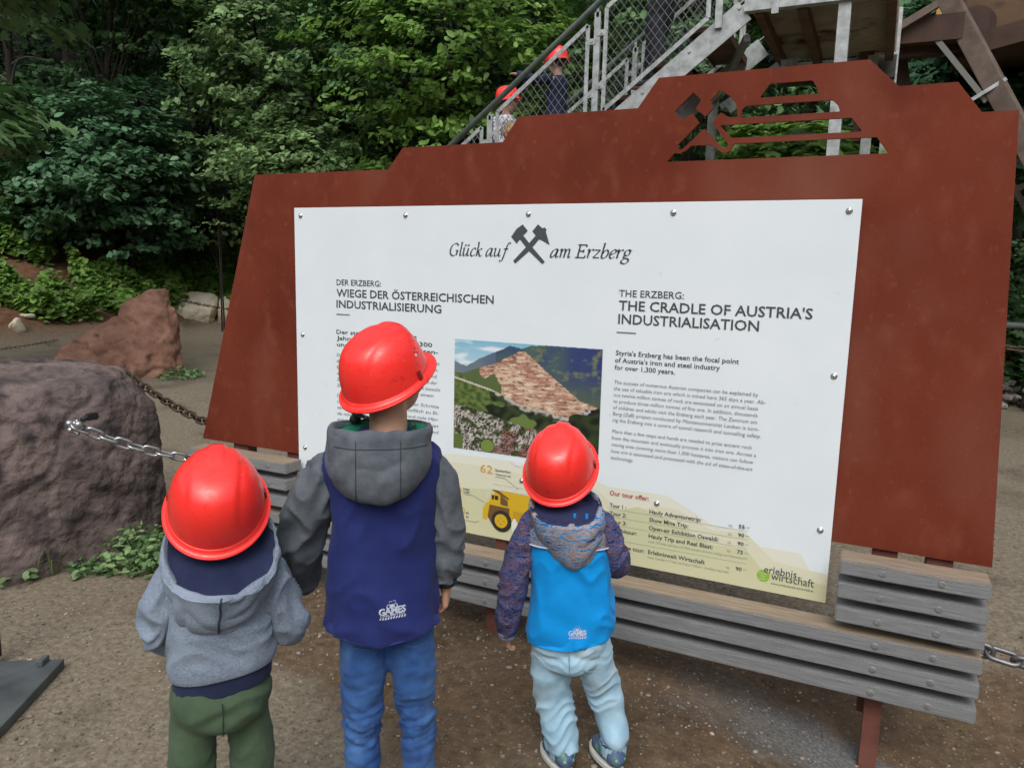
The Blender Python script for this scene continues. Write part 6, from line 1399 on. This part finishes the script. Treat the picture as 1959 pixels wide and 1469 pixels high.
# weeds at the foot of the dark boulder
def weed(name, label, loc, n, rad, hmax, size, mat, tmpl=T_OVAL, cat='weed'):
    root = empty(name, (loc[0], loc[1], height(loc[0], loc[1])), 0, label, cat)
    r = np.sqrt(RNG.uniform(0, 1, n)) * rad; a = RNG.uniform(0, 6.28, n); z = RNG.uniform(.12, 1, n) * hmax * (1 - .55 * (r / rad) ** 2); C = np.stack([r * np.cos(a), r * np.sin(a), z], 1)
    Nm = np.array([0, 0, 1.0]) + RNG.normal(size=C.shape) * .4 + C * np.array([2, 2, 0]); V, F = leaves(C, Nm, size * RNG.uniform(.6, 1.3, n), tmpl); mesh_np('leaves', V, F, mat, root)
    m = MB()
    for i in range(min(n, 46)):
        c = Vector(C[i]); m.tube([(c.x * .35, c.y * .35, 0), (c.x * .7, c.y * .7, c.z * .6), c], [.0022, .0018, .0012], 4, caps=False)
    m.build('stem', lf_mid, root); return root
weed('weed', 'low green weeds at the right foot of the dark boulder, behind the left boy', (-.62, -.14), 420, .24, .19, .036, lf_light)
weed('weed', 'bushy weed patch hugging the dark boulder between it and the planks', (-.74, -.24), 420, .19, .20, .036, lf_light)
weed('weed', 'small round-leaved weed left of the bigger patch by the dark boulder', (-.86, -.42), 60, .12, .07, .040, lf_mid)
weed('weed', 'green weed at the left edge under the dark boulder', (-1.16, -.62), 210, .20, .15, .042, lf_light)
weed('weed', 'tuft of weeds at the right foot of the reddish boulder', (-5.35, 3.95), 150, .28, .14, .06, lf_mid)
weed('weed', 'small weed tuft in front of the reddish boulder', (-5.75, 3.35), 120, .24, .12, .06, lf_mid)
def grass_tuft(loc, n, L, label, mat):
    root = empty('grass_tuft', (loc[0], loc[1], 0), 0, label, 'grass'); 
    for i in range(n):
        a = random.uniform(0, 6.28); l = L * random.uniform(.6, 1.2); d = Vector((math.cos(a), math.sin(a), 0)); s = random.uniform(.3, .9); p0 = d * .012; p1 = p0 + d * l * .35 * s + Vector((0, 0, l * .55)); p2 = p0 + d * l * .9 * s + Vector((0, 0, l * (.75 - .6 * s)))
        Q, _ = catmull([p0, p1, p2], [0] * 3, 5); w = d.cross(Vector((0, 0, 1))) * .0028; V = []; F = []
        for k, q in enumerate(Q): f = 1 - k / len(Q); V += [q - w * f, q + w * f]
        for k in range(len(Q) - 1): F.append((2 * k, 2 * k + 1, 2 * k + 3, 2 * k + 2))
        mk('blade', V, F, mat, root)
grass_tuft((-.98, -.52), 12, .26, 'long thin grass blades drooping over the gravel in front of the dark boulder', leafmat('grass_green', (.08, .13, .035), (.15, .21, .07)))

grass_tuft((-1.10, -.58), 16, .22, 'grass tuft among the weeds at the left edge under the dark boulder', bpy.data.materials['grass_green'])
grass_tuft((-.60, -.30), 12, .16, 'small grass tuft at the weed patch right of the dark boulder', bpy.data.materials['grass_green'])
# dead leaves and bits lying on the yard
def litter():
    n = 260; a = RNG.uniform(R(80), R(165), n); d = np.sqrt(RNG.uniform(.9, 20, n)); x = CAM.x + d * np.cos(a); y = CAM.y + d * np.sin(a)
    C = np.stack([x, y, np.array([height(p, q) for p, q in zip(x, y)]) + .006], 1); V, F = leaves(C, np.array([0, 0, 1.0]) + RNG.normal(size=C.shape) * .18, RNG.uniform(.008, .022, n), T_OVAL)
    tag(mesh_np('dead_leaves', V, F, M('dead_leaf', (.07, .04, .018), .8, 0, (.20, .14, .06), 3, island=.5)), 'small dead leaves and bits scattered on the ground', 'leaf litter', kind='stuff')
litter()

GROUPS = dict(person='visitors wearing red helmets or climbing the stairs', chain='chains hung between the boulders and the board', boulder='ore boulders in the yard', pale_rock='pale blocks at the foot of the bank', stone='small stones at the left edge',
              weed='weeds growing round the boulders', grass_tuft='grass tufts by the dark boulder', tree_stem='bare stems in the dark gap', maple_tree='maples round the yard', hazel_tree='hazels left of the board', hazel_bush='bushes on the bank', linden_tree='broad-leaved trees behind the board', beech_tree='dark trees at the upper left')
for o in list(COL.objects):
    if o.parent is None and o.name.split('.')[0] in GROUPS: o['group'] = GROUPS[o.name.split('.')[0]]
